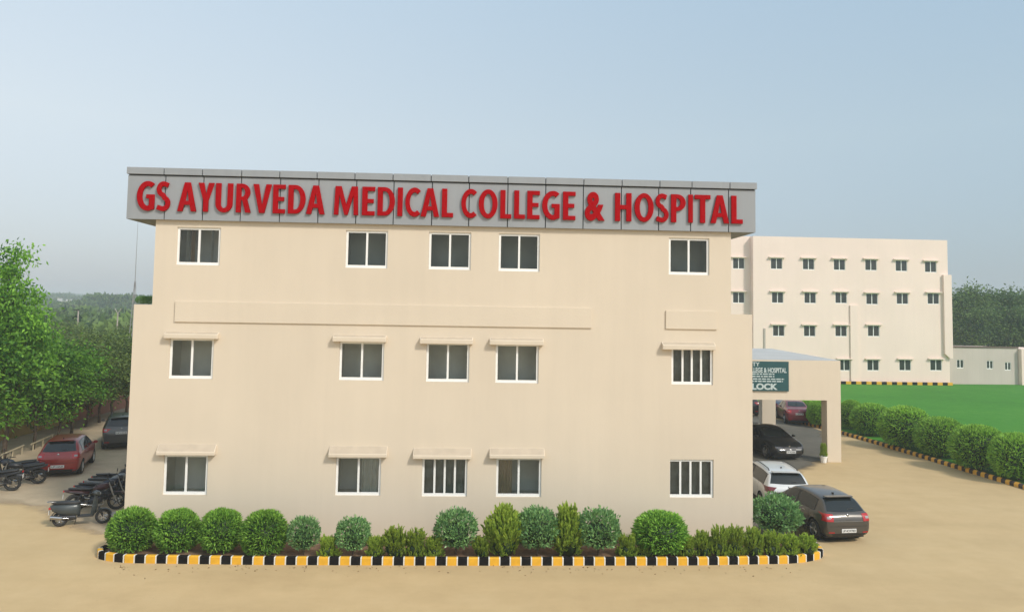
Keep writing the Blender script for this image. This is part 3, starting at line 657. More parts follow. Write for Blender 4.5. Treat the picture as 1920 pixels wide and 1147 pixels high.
def leafy_mesh(seed, n=2600):
    rng = np.random.default_rng(seed); d = unit(rng, n); d[:, 2] = np.abs(d[:, 2])*np.where(rng.random(n) < .25, -.8, 1)
    nb = 60; bc = unit(rng, nb); bc[:, 2] = np.where(bc[:, 2] < -.6, -bc[:, 2], bc[:, 2]); dd = (d@bc.T).max(1)
    r = (.72+.33*np.clip((dd-.85)/.15, 0, 1))*(1-.2*rng.random(n)**2)
    up = (d[:, 2] > .55) & (rng.random(n) < .5); r = np.where(up, r*rng.uniform(1.0, 1.16, n), r)
    P = d*r[:, None]; D = d*.7+unit(rng, n)*.7+np.array([0, 0, .45])
    sh = np.clip(rng.normal(.45, .28, n), 0, 1)
    return leaf_mesh('foliage', P, D, rng.uniform(.13, .21, n), rng.uniform(.06, .095, n), sh, L_GLAUC, rng, .15)
def conifer_mesh(seed, n_sprig=240, tall=1.0):
    """upright dense shrub, radius 1 wide, height 0..2 in local units; made of upright sprigs"""
    rng = np.random.default_rng(seed); Ps, Ds, Ls, Ws, Sh = [], [], [], [], []
    for i in range(n_sprig):
        a = rng.uniform(0, 2*np.pi); hz = rng.random()**.8*1.55; prof = np.sqrt(max(0, 1-(hz/1.85)**2))*(.80+.2*np.sin(hz*5+seed))
        rr = prof*np.sqrt(rng.uniform(.35, 1)); base = np.array([rr*np.cos(a), rr*np.sin(a), hz])
        dirv = np.array([np.cos(a)*.55*rr, np.sin(a)*.55*rr, .9])+rng.normal(size=3)*.18; dirv /= np.linalg.norm(dirv)
        ln = rng.uniform(.30, .55)*(1.0+.35*(hz > 1.2)*rng.random())
        m = 38; t = rng.random(m); P = base+dirv*(t*ln)[:, None]+rng.normal(size=(m, 3))*.02
        D = dirv+unit(rng, m)*.85*(1.1-t)[:, None]
        Ps.append(P); Ds.append(D); Ls.append(rng.uniform(.16, .26, m)*(1.15-.5*t)); Ws.append(rng.uniform(.05, .08, m)); Sh.append(np.clip(rng.normal(.4, .2, m)+.3*(t-.4), 0, 1))
    return leaf_mesh('foliage', np.concatenate(Ps), np.concatenate(Ds), np.concatenate(Ls), np.concatenate(Ws), np.concatenate(Sh), L_CON, rng)
BALLS = [ball_mesh(s) for s in (1, 2, 3)]; BIGB = [ball_mesh(s, 7000, .85, L_BALL2, .15, .4) for s in (14, 15)]; LEAFY = [leafy_mesh(s) for s in (4, 5, 6)]; CONS = [conifer_mesh(s) for s in (7, 8, 9)]; TALL = [conifer_mesh(s, 360) for s in (10, 11)]
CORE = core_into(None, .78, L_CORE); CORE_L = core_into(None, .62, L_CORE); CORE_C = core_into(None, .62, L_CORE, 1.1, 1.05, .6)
_stem = MB(); [_stem.tube([(0, 0, 0), (.04*math.cos(k*2.1), .04*math.sin(k*2.1), .45), (.45*math.cos(k*2.1), .45*math.sin(k*2.1), 1.1)], [.035, .028, .015], 6) for k in range(3)]
STEM = _stem.mesh('stem', M_BARK)
def shrub(kind, u0, v0, u1, v1, label, group, idx=0, base_v=None, z0=.11, name=None, yoff=0.0, big=False):
    um = (u0+u1)/2; bv = base_v if base_v else v1+1.5
    p = G(um, bv, z0); Y = p.y+yoff+(.42 if kind == 'ball' else .25 if kind == 'leafy' else .10); a = F(u0, (v0+v1)/2, Y); c = F(u1, (v0+v1)/2, Y); top = F(um, v0, Y).z; wd = (c.x-a.x)
    p = Vector(((a.x+c.x)/2, Y, z0)); h = top-z0
    root = empty(name, p, label=label, cat='shrub', group=group)
    src = {'ball': BALLS, 'leafy': LEAFY, 'con': CONS, 'tall': TALL}[kind]; me = src[idx % len(src)] if not big else BIGB[idx % 2]
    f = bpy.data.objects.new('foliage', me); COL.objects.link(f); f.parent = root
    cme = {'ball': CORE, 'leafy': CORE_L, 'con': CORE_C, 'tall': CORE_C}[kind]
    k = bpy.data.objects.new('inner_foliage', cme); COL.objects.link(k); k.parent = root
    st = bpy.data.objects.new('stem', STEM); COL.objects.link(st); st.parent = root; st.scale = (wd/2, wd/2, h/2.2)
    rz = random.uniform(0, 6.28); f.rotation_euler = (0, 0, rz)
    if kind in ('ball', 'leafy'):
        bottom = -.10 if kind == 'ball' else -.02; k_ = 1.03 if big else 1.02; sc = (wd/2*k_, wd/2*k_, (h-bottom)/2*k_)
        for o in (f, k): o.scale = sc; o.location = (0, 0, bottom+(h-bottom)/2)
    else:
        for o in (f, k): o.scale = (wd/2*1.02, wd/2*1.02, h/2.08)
    return root
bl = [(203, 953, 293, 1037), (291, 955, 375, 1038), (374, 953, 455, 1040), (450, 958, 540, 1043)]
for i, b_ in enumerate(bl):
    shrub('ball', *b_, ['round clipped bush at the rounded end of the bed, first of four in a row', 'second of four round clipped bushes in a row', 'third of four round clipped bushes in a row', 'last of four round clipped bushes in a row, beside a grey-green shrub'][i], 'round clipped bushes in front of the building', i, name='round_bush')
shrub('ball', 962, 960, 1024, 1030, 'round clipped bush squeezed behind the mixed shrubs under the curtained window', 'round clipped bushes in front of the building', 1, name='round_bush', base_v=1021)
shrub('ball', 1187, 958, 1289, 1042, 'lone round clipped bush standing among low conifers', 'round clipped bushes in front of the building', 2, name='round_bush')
lf = [((541, 973, 598, 1043), 'small grey-green broad-leaved shrub touching the row of four round bushes'), ((630, 975, 694, 1044), 'small grey-green broad-leaved shrub below the two pane window with pale curtain'),
      ((817, 960, 893, 1041), 'grey-green broad-leaved shrub below the barred window with sunshade'), ((969, 958, 1047, 1043), 'grey-green broad-leaved shrub between two tall conifers'),
      ((1082, 960, 1162, 1043), 'grey-green broad-leaved shrub between a tall conifer and a low one')]
for i, (b_, l_) in enumerate(lf): shrub('leafy', *b_, l_, 'grey-green shrubs in the bed', i, name='broadleaf_shrub')
shrub('leafy', 1411, 932, 1497, 1008, 'grey-green broad-leaved shrub at the building corner beside the parked cars', 'grey-green shrubs in the bed', 2, name='broadleaf_shrub', base_v=1012, z0=.0)
for i, (b_, l_) in enumerate([((911, 947, 979, 1043), 'tall spiky yellow-green conifer shrub left free beside a small low one'), ((1035, 947, 1095, 1043), 'tall spiky yellow-green conifer shrub wedged between two grey-green shrubs')]):
    shrub('tall', *b_, l_, 'tall conifer shrubs in the bed', i, name='tall_conifer_shrub', yoff=.12)
cn = [(597, 1004, 634, 1044), (687, 1005, 721, 1044), (717, 988, 764, 1044), (758, 992, 799, 1044), (796, 1005, 832, 1044), (886, 1005, 918, 1044), (1157, 1001, 1194, 1043), (1189, 1024, 1220, 1043)]
cl = ['low conifer shrub alone between two small grey-green shrubs', 'low conifer shrub touching a small grey-green shrub, first of a row of four', 'tallest and widest of a row of four low conifer shrubs', 'second tallest of a row of four low conifer shrubs',
      'low conifer shrub ending a row of four beside a large grey-green shrub', 'low conifer shrub at the foot of the tall conifer', 'low conifer shrub beside the lone round bush', 'tiny dome shaped conifer at the foot of the lone round bush']
for i, b_ in enumerate(cn): shrub('con', *b_, cl[i], 'low conifer shrubs in the bed', i, name='low_conifer_shrub')
hd = [(1268, 1003, 1304, 1042), (1300, 996, 1336, 1042), (1330, 986, 1368, 1043), (1361, 986, 1397, 1043), (1394, 990, 1432, 1043), (1428, 996, 1466, 1042), (1463, 1001, 1499, 1042), (1494, 1002, 1531, 1041)]
ordn = ['first', 'second', 'third', 'fourth', 'fifth', 'sixth', 'seventh', 'eighth']
for i, b_ in enumerate(hd): shrub('con', *b_, f'{ordn[i]} low conifer counted from the lone round bush in the closing row of eight', 'low conifer shrubs in the bed', i+1, name='low_conifer_shrub')
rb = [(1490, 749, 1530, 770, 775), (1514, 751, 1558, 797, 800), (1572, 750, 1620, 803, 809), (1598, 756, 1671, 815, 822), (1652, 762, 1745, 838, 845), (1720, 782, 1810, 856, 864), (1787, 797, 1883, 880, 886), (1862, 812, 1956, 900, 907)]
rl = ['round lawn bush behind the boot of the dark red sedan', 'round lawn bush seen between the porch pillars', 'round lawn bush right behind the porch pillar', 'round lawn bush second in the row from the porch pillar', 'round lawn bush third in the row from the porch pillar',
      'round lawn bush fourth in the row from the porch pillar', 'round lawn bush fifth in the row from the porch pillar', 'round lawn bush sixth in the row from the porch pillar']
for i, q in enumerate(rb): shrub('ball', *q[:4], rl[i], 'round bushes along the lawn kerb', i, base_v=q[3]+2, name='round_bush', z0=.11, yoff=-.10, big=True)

# trees
def tree_meshes(seed, H, crad, cbase, n_cl, lpc, leaf, mat, rtrunk=.14, spike=0, flat=1.0, lsz=.14):
    rng = np.random.default_rng(seed); b = MB(); tops = []
    tr = [(0, 0, 0), (rng.normal()*.1, rng.normal()*.1, cbase*.6), (rng.normal()*.2, rng.normal()*.2, cbase+.2*(H-cbase)), (rng.normal()*.3, rng.normal()*.3, cbase+.65*(H-cbase)), (rng.normal()*.3, rng.normal()*.3, H*.96)]
    b.tube(tr, [rtrunk, rtrunk*.85, rtrunk*.6, rtrunk*.3, .012], 8)
    cz = (cbase+H)/2; hz = (H-cbase)/2; cs = []
    while len(cs) < n_cl:
        p = rng.uniform(-1, 1, 3)
        q = np.linalg.norm(p*np.array([1, 1, 1]))
        if q > 1 or q < .25: continue
        wr = 1-.25*max(0, p[2]); ang = np.arctan2(p[1], p[0]); wob = .78+.22*np.sin(3*ang+seed)+.12*np.sin(5*ang+2*seed+p[2]*4)
        cs.append(np.array([p[0]*crad*wr*wob, p[1]*crad*wr*wob, cz+p[2]*hz*.92]))
    for k in range(spike): cs.append(np.array([rng.normal()*.25, rng.normal()*.25, H+.12*k]))
    Ps, Ds, Sh = [], [], []
    for i, c in enumerate(cs):
        zt = max(cbase*.6, c[2]-rng.uniform(.5, 1.3)); f = min(1, zt/(H*.96)); k = min(3, int(f*4)); tp = np.array(tr[min(4, k+1)])*(f*4-k)+np.array(tr[k])*(1-(f*4-k)) if k < 4 else np.array(tr[4])
        tp[2] = min(zt, H*.95)
        mid = (tp+c)/2+rng.normal(size=3)*.15; rad = .02+.018*rng.random()
        b.tube([tuple(tp), tuple(mid), tuple(c)], [rad*1.5, rad, .008], 5, cap=False)
        rc = rng.uniform(.26, .52)*leaf; m = int(lpc*rng.uniform(.6, 1.3)); tone = rng.normal(0, .20); off = rng.normal(size=(m, 3))*rc*np.array([1, 1, .65]); Ps.append(c+off)
        Ds.append(off*.6+unit(rng, m)*.6+np.array([0, 0, -.25])); Sh.append(np.clip(rng.normal(.40+tone, .16, m), 0, 1))
    P = np.concatenate(Ps); n = len(P)
    crown = leaf_mesh('crown', P, np.concatenate(Ds), rng.uniform(.75, 1.3, n)*lsz, rng.uniform(.45, .6, n)*lsz, np.concatenate(Sh), mat, rng, .15)
    return b.mesh('trunk', M_BARK, smooth=True), crown
def tree(name, meshes, loc, sc, rz, label, group, mat=None):
    root = empty(name, loc, rz, label, 'tree', group); root.scale = (sc[0], sc[0], sc[1])
    for nme, me in zip(('trunk', 'crown'), meshes):
        o = bpy.data.objects.new(nme, me); COL.objects.link(o); o.parent = root
    return root
TA = tree_meshes(21, 9.6, 2.8, 2.2, 115, 130, 1.15, L_TREE, .16, spike=3, lsz=.23)
TB = tree_meshes(22, 6.6, 2.3, 1.6, 90, 125, 1.05, L_TREE, .08, lsz=.20)
TC = tree_meshes(23, 6.8, 2.2, 1.8, 80, 125, 1.05, L_TREE2, .08, lsz=.19)
TD = tree_meshes(24, 6.2, 2.1, 1.7, 80, 125, 1.05, L_TREE2, .08, lsz=.19)
gl = 'trees along the boundary wall'
for i, (m_, u, v, s_, zs, l_) in enumerate([
        (TA, 6, 860, .72, .97, 'tallest bright green tree of the boundary row with a thin top shoot'),
        (TB, 62, 842, 1.0, .86, 'bright green bushy tree against the wall behind the parked motorcycles'),
        (TB, 104, 832, .95, .82, 'green tree beside the wall just behind the red hatchback'),
        (TC, 134, 812, 1.05, .82, 'olive green tree beyond the red hatchback, its trunk against the wall'),
        (TD, 160, 800, 1.05, .87, 'dull green tree by the wall between the red hatchback and the dark wagon'),
        (TC, 186, 792, 1.1, .83, 'olive tree by the wall just before the dark wagon'),
        (TD, 212, 785, 1.2, .90, 'olive tree by the wall behind the dark wagon'),
        (TC, 236, 778, 1.2, .78, 'sparse olive tree half hidden by the building corner'),
        (TB, -45, 872, 1.1, 1.0, 'green bushy tree at the near end of the boundary row')]):
    p = G(u, v); tree('boundary_tree', m_, (p.x, p.y, 0), (s_, zs), i*1.7, l_, gl)
for i, (X, Y, s_, zs) in enumerate([(-30, 52, 1.2, .80), (-33, 60, 1.3, .86), (-29.5, 66, 1.3, .84), (-37, 70, 1.4, .88), (-41, 78, 1.5, .86), (-33, 76, 1.4, .88)]):
    tree('thicket_tree', (TC, TD)[i % 2], (X, Y, 0), (s_, zs), i*2.1, ['nearest', 'second nearest', 'third nearest', 'fourth nearest', 'farthest', 'fifth nearest'][i]+' olive tree of the thicket growing beyond the boundary wall', 'trees beyond the boundary wall')
# boundary wall in panels
w0, w1 = G(-140, 878), G(240, 772)
dw = (Vector((w1.x, w1.y, 0))-Vector((w0.x, w0.y, 0))); n_ = 9; ang = math.atan2(dw.y, dw.x)
bw = empty('boundary_wall', (w0.x-1.2, w0.y, 0), ang, 'ochre and brick red boundary wall behind the row of trees', 'wall')
M_OCH = pmat('wall_ochre', (.46, .33, .11), .9, var=.2, scale=.6, bump=.2); M_BRK = pmat('wall_brick_red', (.36, .16, .10), .9, var=.2, scale=.6, bump=.2)
LW = dw.length*1.3
for i in range(n_):
    a, c = LW*i/n_, LW*(i+1)/n_
    bx('wall_panel', M_OCH if i < 5 else M_BRK, bw, a+.15, c-.15, -.06, .06, 0, 2.3); bx('wall_post', M_OCH if i < 5 else M_BRK, bw, a-.15+.001, a+.15-.001, -.14, .14, 0, 2.4)
# right-hand trees
TR = [tree_meshes(31, 11, 3.0, 3.0, 80, 170, 1.7, L_TREE3, .2, lsz=.32), tree_meshes(32, 10.5, 2.7, 2.4, 75, 170, 1.7, L_TREE3, .2, lsz=.32)]
rt = [(1798, 552, 96, 1.15), (1826, 531, 93, 1.2), (1858, 560, 98, 1.1), (1885, 540, 94, 1.15), (1916, 548, 97, 1.2), (1950, 540, 95, 1.2), (1842, 575, 89, .9), (1902, 572, 88, .9), (1990, 550, 96, 1.2)]
rtl = ['dark green tree touching the edge of the cream hospital block', 'tallest dark green tree behind the grey annex', 'dark tree in the gap between the two tallest behind the annex', 'tall dark green tree with a clear round top behind the annex end', 'dark green tree behind the cream end bay of the annex',
       'dark green tree beyond the cream end bay', 'low dark tree close behind the annex roof near the hospital block', 'low dark tree close behind the annex roof near its end', 'dark green tree farthest along the annex row']
for i, (u, v, Y, s_) in enumerate(rt):
    t_ = F(u, v, Y); tree('backdrop_tree', TR[i % 2], (t_.x, Y, 0), (s_, t_.z/(11 if i % 2 == 0 else 10.5)), i*1.3, rtl[i], 'trees behind the annex')
# far wood beyond the boundary wall: a mass nobody could count
def far_wood(name, seed, blobs, lsz, mat):
    rng = np.random.default_rng(seed); Ps, Ds, Sh = [], [], []
    for (x, y, h, r) in blobs:
        m = int(420*r/4); d = unit(rng, m); d[:, 2] = np.abs(d[:, 2])*1.0-.25
        bump = 1+.18*np.sin(d[:, 0]*5+x)*np.sin(d[:, 1]*5+y)+.12*np.sin(d[:, 2]*9+x)
        P = np.array([x, y, h*.55])+d*np.array([r, r, h*.45])*(bump*rng.uniform(.8, 1.0, m))[:, None]; Ps.append(P); Ds.append(d*.4+unit(rng, m)); Sh.append(np.clip(rng.normal(.4+.15*rng.normal(), .2, m), 0, 1))
        mm = int(m*.35); q = np.stack([x+rng.uniform(-r, r, mm)*.8, y+rng.uniform(-r, r, mm)*.5, rng.uniform(0, h*.5, mm)], 1); Ps.append(q); Ds.append(unit(rng, mm)); Sh.append(rng.uniform(.1, .5, mm))
    P = np.concatenate(Ps); n = len(P); me = leaf_mesh(name, P, np.concatenate(Ds), rng.uniform(.7, 1.3, n)*lsz, rng.uniform(.5, .8, n)*lsz, np.concatenate(Sh), mat, rng)
    o = link(name, me); tag(o, 'hazy distant belt of woodland beyond the boundary wall', 'woodland', kind='stuff'); return o
rg = np.random.default_rng(5); bls = []
for row, (Y, hh) in enumerate([(115, 5.6), (150, 5.9), (190, 6.2), (235, 6.8), (280, 7.4), (330, 11.5), (430, 13.5), (560, 15.5), (750, 19), (1000, 23.5)]):
    x0, x1 = F(-120, 560, Y).x, F(330, 560, Y).x; x = x0
    while x < x1:
        xa, xb = F(92, 570, Y).x, F(142, 570, Y).x; hk = hh*rg.uniform(.72, 1.08)
        if xa < x < xb and Y < 520: hk = min(hk, 7.2-Y*7/1400)      # a clearing in front of the distant house
        bls.append((x, Y+rg.uniform(-8, 8), hk, rg.uniform(3.5, 6)*max(1, Y/230))); x += rg.uniform(3.5, 7)*max(1, Y/230)
for u, v, Y in [(200, 549, 325), (222, 547, 330), (178, 556, 320), (232, 556, 315), (90, 546, 620), (120, 549, 640), (275, 556, 320)]:
    p = F(u, v, Y); bls.append((p.x, Y, p.z, 7*Y/165))
far_wood('far_woodland', 9, bls, 1.7, L_TREE3)
bls = []
for Y in (150, 200):
    x = F(1770, 600, Y).x
    while x < F(2050, 600, Y).x: bls.append((x, Y+rg.uniform(-5, 5), 9*rg.uniform(.8, 1.2)*Y/130, 5)); x += rg.uniform(3, 6)
o = far_wood('backdrop_woodland', 10, bls, 1.1, L_TREE3); o['label'] = 'dim mass of woodland filling the gaps behind the annex trees'

# ------------------------------------------------------------------ cars
PROF = {
 'hatch': [(0, .50), (.012, .60), (.03, .655), (.055, .70), (.11, .85), (.16, .945), (.28, .985), (.45, 1.0), (.56, .985), (.62, .93), (.76, .70), (.80, .66), (.90, .605), (.96, .53), (.988, .44), (1, .38)],
 'suv': [(0, .50), (.012, .60), (.025, .66), (.04, .70), (.078, .86), (.115, .955), (.25, .985), (.42, 1.0), (.56, .985), (.62, .93), (.745, .72), (.78, .685), (.90, .645), (.965, .57), (.99, .46), (1, .40)],
 'sedan': [(0, .48), (.01, .60), (.025, .695), (.09, .73), (.15, .745), (.22, .85), (.29, .945), (.38, .99), (.47, 1.0), (.56, .98), (.62, .92), (.74, .70), (.78, .665), (.90, .60), (.96, .52), (.988, .42), (1, .36)]}
BELT = {'hatch': .63, 'suv': .655, 'sedan': .64}
def lerp(tab, t):
    for (a, b_), (c, d) in zip(tab[:-1], tab[1:]):
        if t <= c: return b_+(d-b_)*(t-a)/max(1e-9, c-a)
    return tab[-1][1]
PLAN = [(0, .86), (.012, .90), (.03, .935), (.06, .955), (.12, .985), (.3, 1), (.75, 1), (.88, .97), (.95, .90), (.985, .80), (1, .70)]
def car(name, kind, L, W, H, paint, loc, heading, label, wheel_r=.31, rails=False, cladding=False, tail='hatch', front=False, plate=None, antenna=True, rim=None, lens=M_REDLENS, trim_chrome=False, group='parked cars', emblem=None):
    prof = PROF[kind]; zb0 = BELT[kind]*H; hw = W/2; root = empty(name, loc, heading, label, 'car', group)
    zf = .20 if kind != 'suv' else .23
    bm = bmesh.new(); rings = []
    for t, zfrac in prof:
        zt = zfrac*H; w = lerp(PLAN, t)*hw; e = max(0, .03-t)/.03 if t < .03 else max(0, t-.95)/.05
        zfl = zf+.10*e; zb = min(zb0+.03*(.5-t)*H*.5, zt-.035); k = max(0, min(1, (zt-zb0)/(H-zb0))); cab = k
        wr = w*(.90-.165*cab) if cab > 0 else w*.86
        zm = zfl+(zb-zfl)*.52
        pts = [(0, zfl), (.80*w, zfl), (.955*w, zfl+.07), (w, zm), (.99*w, zb-.07), (.945*w, zb), (wr, zt-.06*max(.35, cab)), (wr*.80, zt-.014), (0, zt+.004)]
        y = (t-.5)*L
        full = [(x, z) for x, z in pts]+[(-x, z) for x, z in pts[-2:0:-1]]
        rings.append([bm.verts.new((x, y, z)) for x, z in full])
    n = len(rings[0])
    for a, c in zip(rings[:-1], rings[1:]):
        for k in range(n): bm.faces.new((a[k], a[(k+1) % n], c[(k+1) % n], c[k]))
    bm.faces.new(rings[0][::-1]); bm.faces.new(rings[-1]); bmesh.ops.recalc_face_normals(bm, faces=bm.faces)
    me = bpy.data.meshes.new('body'); bm.to_mesh(me); bm.free(); me.materials.append(paint); me.materials.append(M_BLACKP)
    body = bpy.data.objects.new('body', me); COL.objects.link(body)
    sub = body.modifiers.new('s', 'SUBSURF'); sub.levels = 2; sub.render_levels = 2
    yr, yfr = (.185-.5)*L, (.805-.5)*L; tx = hw-.115
    cuts = []
    for y in (yr, yfr):
        cb = MB().lathe([(0, -1.2), (wheel_r+.055, -1.2), (wheel_r+.055, -hw+.30), (0, -hw+.30)], 'x', (0, y, wheel_r+.01), 32); cb.lathe([(0, hw-.30), (wheel_r+.055, hw-.30), (wheel_r+.055, 1.2), (0, 1.2)], 'x', (0, y, wheel_r+.01), 32)
        cm = cb.mesh('cut', [M_BLACKP]); bmx = bmesh.new(); bmx.from_mesh(cm); bmesh.ops.remove_doubles(bmx, verts=bmx.verts, dist=1e-5); bmesh.ops.recalc_face_normals(bmx, faces=bmx.faces); bmx.to_mesh(cm); bmx.free()
        co = bpy.data.objects.new('cut', cm); COL.objects.link(co); cuts.append(co)
        md = body.modifiers.new('b', 'BOOLEAN'); md.object = co; md.operation = 'DIFFERENCE'; md.solver = 'EXACT'; md.material_mode = 'TRANSFER'
    dg = bpy.context.evaluated_depsgraph_get(); dg.update()
    sub_only = body.modifiers
    nm = bpy.data.meshes.new_from_object(body.evaluated_get(dg)); body.modifiers.clear()
    for c in cuts: bpy.data.objects.remove(c)
    nm.polygons.foreach_set('use_smooth', [True]*len(nm.polygons)); nm.set_sharp_from_angle(angle=R(35)); body.data = nm; body.parent = root
    bvh = BVHTree.FromPolygons([v.co.copy() for v in nm.vertices], [tuple(p.vertices) for p in nm.polygons])
    def proj(view, a, z):
        o, d = {'rear': (Vector((a, -6, z)), Vector((0, 1, 0))), 'front': (Vector((a, 6, z)), Vector((0, -1, 0))), 'left': (Vector((-4, a, z)), Vector((1, 0, 0))), 'right': (Vector((4, a, z)), Vector((-1, 0, 0))), 'top': (Vector((a, z, 5)), Vector((0, 0, -1)))}[view]
        h = bvh.ray_cast(o, d)
        if h[0] is None:
            h = bvh.find_nearest(o+d*(6-L/2) if view in ('rear', 'front') else o+d*(4-hw))
        return h[0], (h[1] if h[1].dot(d) < 0 else -h[1])
    def patch(nme, view, top, bot, mat, off=.006, nx=14, nz=6, parent=None, smooth=True):
        def samp(pl, t):
            ls = [math.dist(p, q) for p, q in zip(pl[:-1], pl[1:])]; s_ = sum(ls)*t
            for l_, p, q in zip(ls, pl[:-1], pl[1:]):
                if s_ <= l_+1e-9: return (p[0]+(q[0]-p[0])*s_/max(l_, 1e-9), p[1]+(q[1]-p[1])*s_/max(l_, 1e-9))
                s_ -= l_
            return pl[-1]
        b = MB(); vs = []
        for j in range(nz+1):
            for i in range(nx+1):
                p, q = samp(top, i/nx), samp(bot, i/nx); a = p[0]+(q[0]-p[0])*j/nz; z = p[1]+(q[1]-p[1])*j/nz
                h, nn = proj(view, a, z); vs.append(h+nn*off)
        b.add(vs, [(j*(nx+1)+i, j*(nx+1)+i+1, (j+1)*(nx+1)+i+1, (j+1)*(nx+1)+i) for j in range(nz) for i in range(nx)])
        o = b.build(nme, mat, parent or root, smooth=True, fix=False); me_ = o.data
        # face outwards
        c, nn = proj(view, *(samp(top, .5)[0], (samp(top, .5)[1]+samp(bot, .5)[1])/2))
        s_ = sum((p.normal.dot(nn) for p in me_.polygons))
        if s_ < 0: me_.flip_normals()
        return o
    def ytop(t): return lerp(prof, t)*H
    # glazing
    if tail == 'sedan': rz0, rz1, rw0, rw1 = ytop(.165)+.03, ytop(.30)-.02, .70*hw, .58*hw
    else: rz0, rz1, rw0, rw1 = zb0+.10*H*.6, .915*H, .76*hw, .62*hw
    patch('rear_window', 'rear', [(-rw1, rz1), (-.3*rw1, rz1+.02), (.3*rw1, rz1+.02), (rw1, rz1)], [(-rw0, rz0), (-.3*rw0, rz0-.02), (.3*rw0, rz0-.02), (rw0, rz0)], M_CGLASS)
    patch('windscreen', 'front', [(-.60*hw, .925*H), (0, .94*H), (.60*hw, .925*H)], [(-.78*hw, ytop(.75)+.035), (0, ytop(.75)+.02), (.78*hw, ytop(.75)+.035)], M_CGLASS)
    rr = {'hatch': (.175, .30, .46), 'suv': (.115, .27, .455), 'sedan': (.27, .34, .475)}[kind]
    for sd in ('left', 'right'):
        def wl(t0, t1, rake=0):
            ts = [t0+(t1-t0)*i/8 for i in range(9)]
            top = [((t-.5)*L, max(zb0+.045, min(ytop(t)-.115, .915*H))) for t in ts]; bot = [((t-.5)*L, zb0+.02) for t in ts]
            return top, bot
        t0, bpil, t1 = rr[0], rr[2], .70
        top, bot = wl(t0, t1); patch('window_surround', sd, [(a, z+.014) for a, z in top], [(a, z-.014) for a, z in bot], M_BLACKP, .004, 18, 5)
        q = bpil-.014
        top, bot = wl(t0+.006, q); patch('side_window', sd, top, bot, M_CGLASS, .008, 10, 5)
        top, bot = wl(bpil+.014, t1-.008); patch('side_window', sd, top, bot, M_CGLASS, .008, 10, 5)
        sx = -1 if sd == 'left' else 1
        for tt in (bpil, .665, .255 if kind != 'suv' else .245):    # door shut lines
            y = (tt-.5)*L; patch('door_seam', sd, [(y-.006, zb0-.0), (y+.006, zb0-.0)], [(y-.006, zf+.12), (y+.006, zf+.12)], M_BLACKP, .003, 1, 8)
        for tt in (bpil-.10, bpil+.11-.16+.09):
            pass
        for tt in (.33, .515):
            h, nn = proj(sd, (tt-.5)*L, zb0-.09); bx('door_handle', M_CHROME if trim_chrome else paint, root, h.x+sx*.0-.015, h.x+.015+sx*.012, h.y-.09, h.y+.09, h.z-.014, h.z+.014, bevel=.006)
        h, nn = proj(sd, (.685-.5)*L, zb0+.03)
        mb_ = MB().loft([(sx*(hw+.10), h.y-.05, zb0+.075, .09, .065), (sx*(hw+.10), h.y+.03, zb0+.075, .085, .06), (sx*(hw+.09), h.y+.085, zb0+.07, .05, .03)], 12); mb_.box(min(h.x, h.x+sx*.08), max(h.x, h.x+sx*.08), h.y-.02, h.y+.03, zb0+.02, zb0+.05); mb_.build('door_mirror', paint, root, smooth='auto')
        patch('sill_trim', sd, [((.27-.5)*L, zf+.10), ((.71-.5)*L, zf+.10)], [((.27-.5)*L, zf+.015), ((.71-.5)*L, zf+.015)], M_BLACKP, .005, 8, 2)
        if cladding:
            patch('side_cladding', sd, [((.29-.5)*L, zf+.20), ((.70-.5)*L, zf+.20)], [((.29-.5)*L, zf+.10), ((.70-.5)*L, zf+.10)], M_BLACKP, .012, 8, 2)
    # rear
    zl1, zl0 = (zb0+.02, zb0-.16) if tail != 'sedan' else (zb0+.02, zb0-.13)
    for s_ in (-1, 1):
        if tail == 'suv': tl = patch('tail_light', 'rear', [(s_*.94*hw, zl1-.02), (s_*.52*hw, zl1-.05)], [(s_*.95*hw, zl0-.02), (s_*.70*hw, zl0-.01), (s_*.60*hw, zl1-.10)], lens, .012)
        else: tl = patch('tail_light', 'rear', [(s_*.92*hw, zl1+.01), (s_*.60*hw, zl1-.005)], [(s_*.95*hw, zl0-.03), (s_*.62*hw, zl0-.035)], lens, .012)
        patch('lamp_lens', 'rear', [(s_*.86*hw, zl1-.065), (s_*.72*hw, zl1-.07)], [(s_*.86*hw, zl0+.045), (s_*.72*hw, zl0+.045)], M_CLEARLENS if lens is M_REDLENS else M_DREDLENS, .016, 6, 3, parent=tl)
        patch('reflector', 'rear', [(s_*.82*hw, zf+.19), (s_*.58*hw, zf+.185)], [(s_*.82*hw, zf+.155), (s_*.58*hw, zf+.15)], M_REDLENS, .008, 5, 2)
    patch('rear_bumper_trim', 'rear', [(-.70*hw, zf+.13), (0, zf+.14), (.70*hw, zf+.13)], [(-.62*hw, zf+.03), (0, zf+.03), (.62*hw, zf+.03)], M_BLACKP, .008, 12, 3)
    patch('boot_seam', 'rear', [(-.80*hw, zb0-.27*H*.9+.012), (.80*hw, zb0-.27*H*.9+.012)], [(-.80*hw, zb0-.27*H*.9), (.80*hw, zb0-.27*H*.9)], M_BLACKP, .004, 14, 1)
    if trim_chrome: patch('chrome_strip', 'rear', [(-.60*hw, zl0-.022), (.60*hw, zl0-.022)], [(-.60*hw, zl0-.034), (.60*hw, zl0-.034)], M_CHROME, .012, 12, 1)
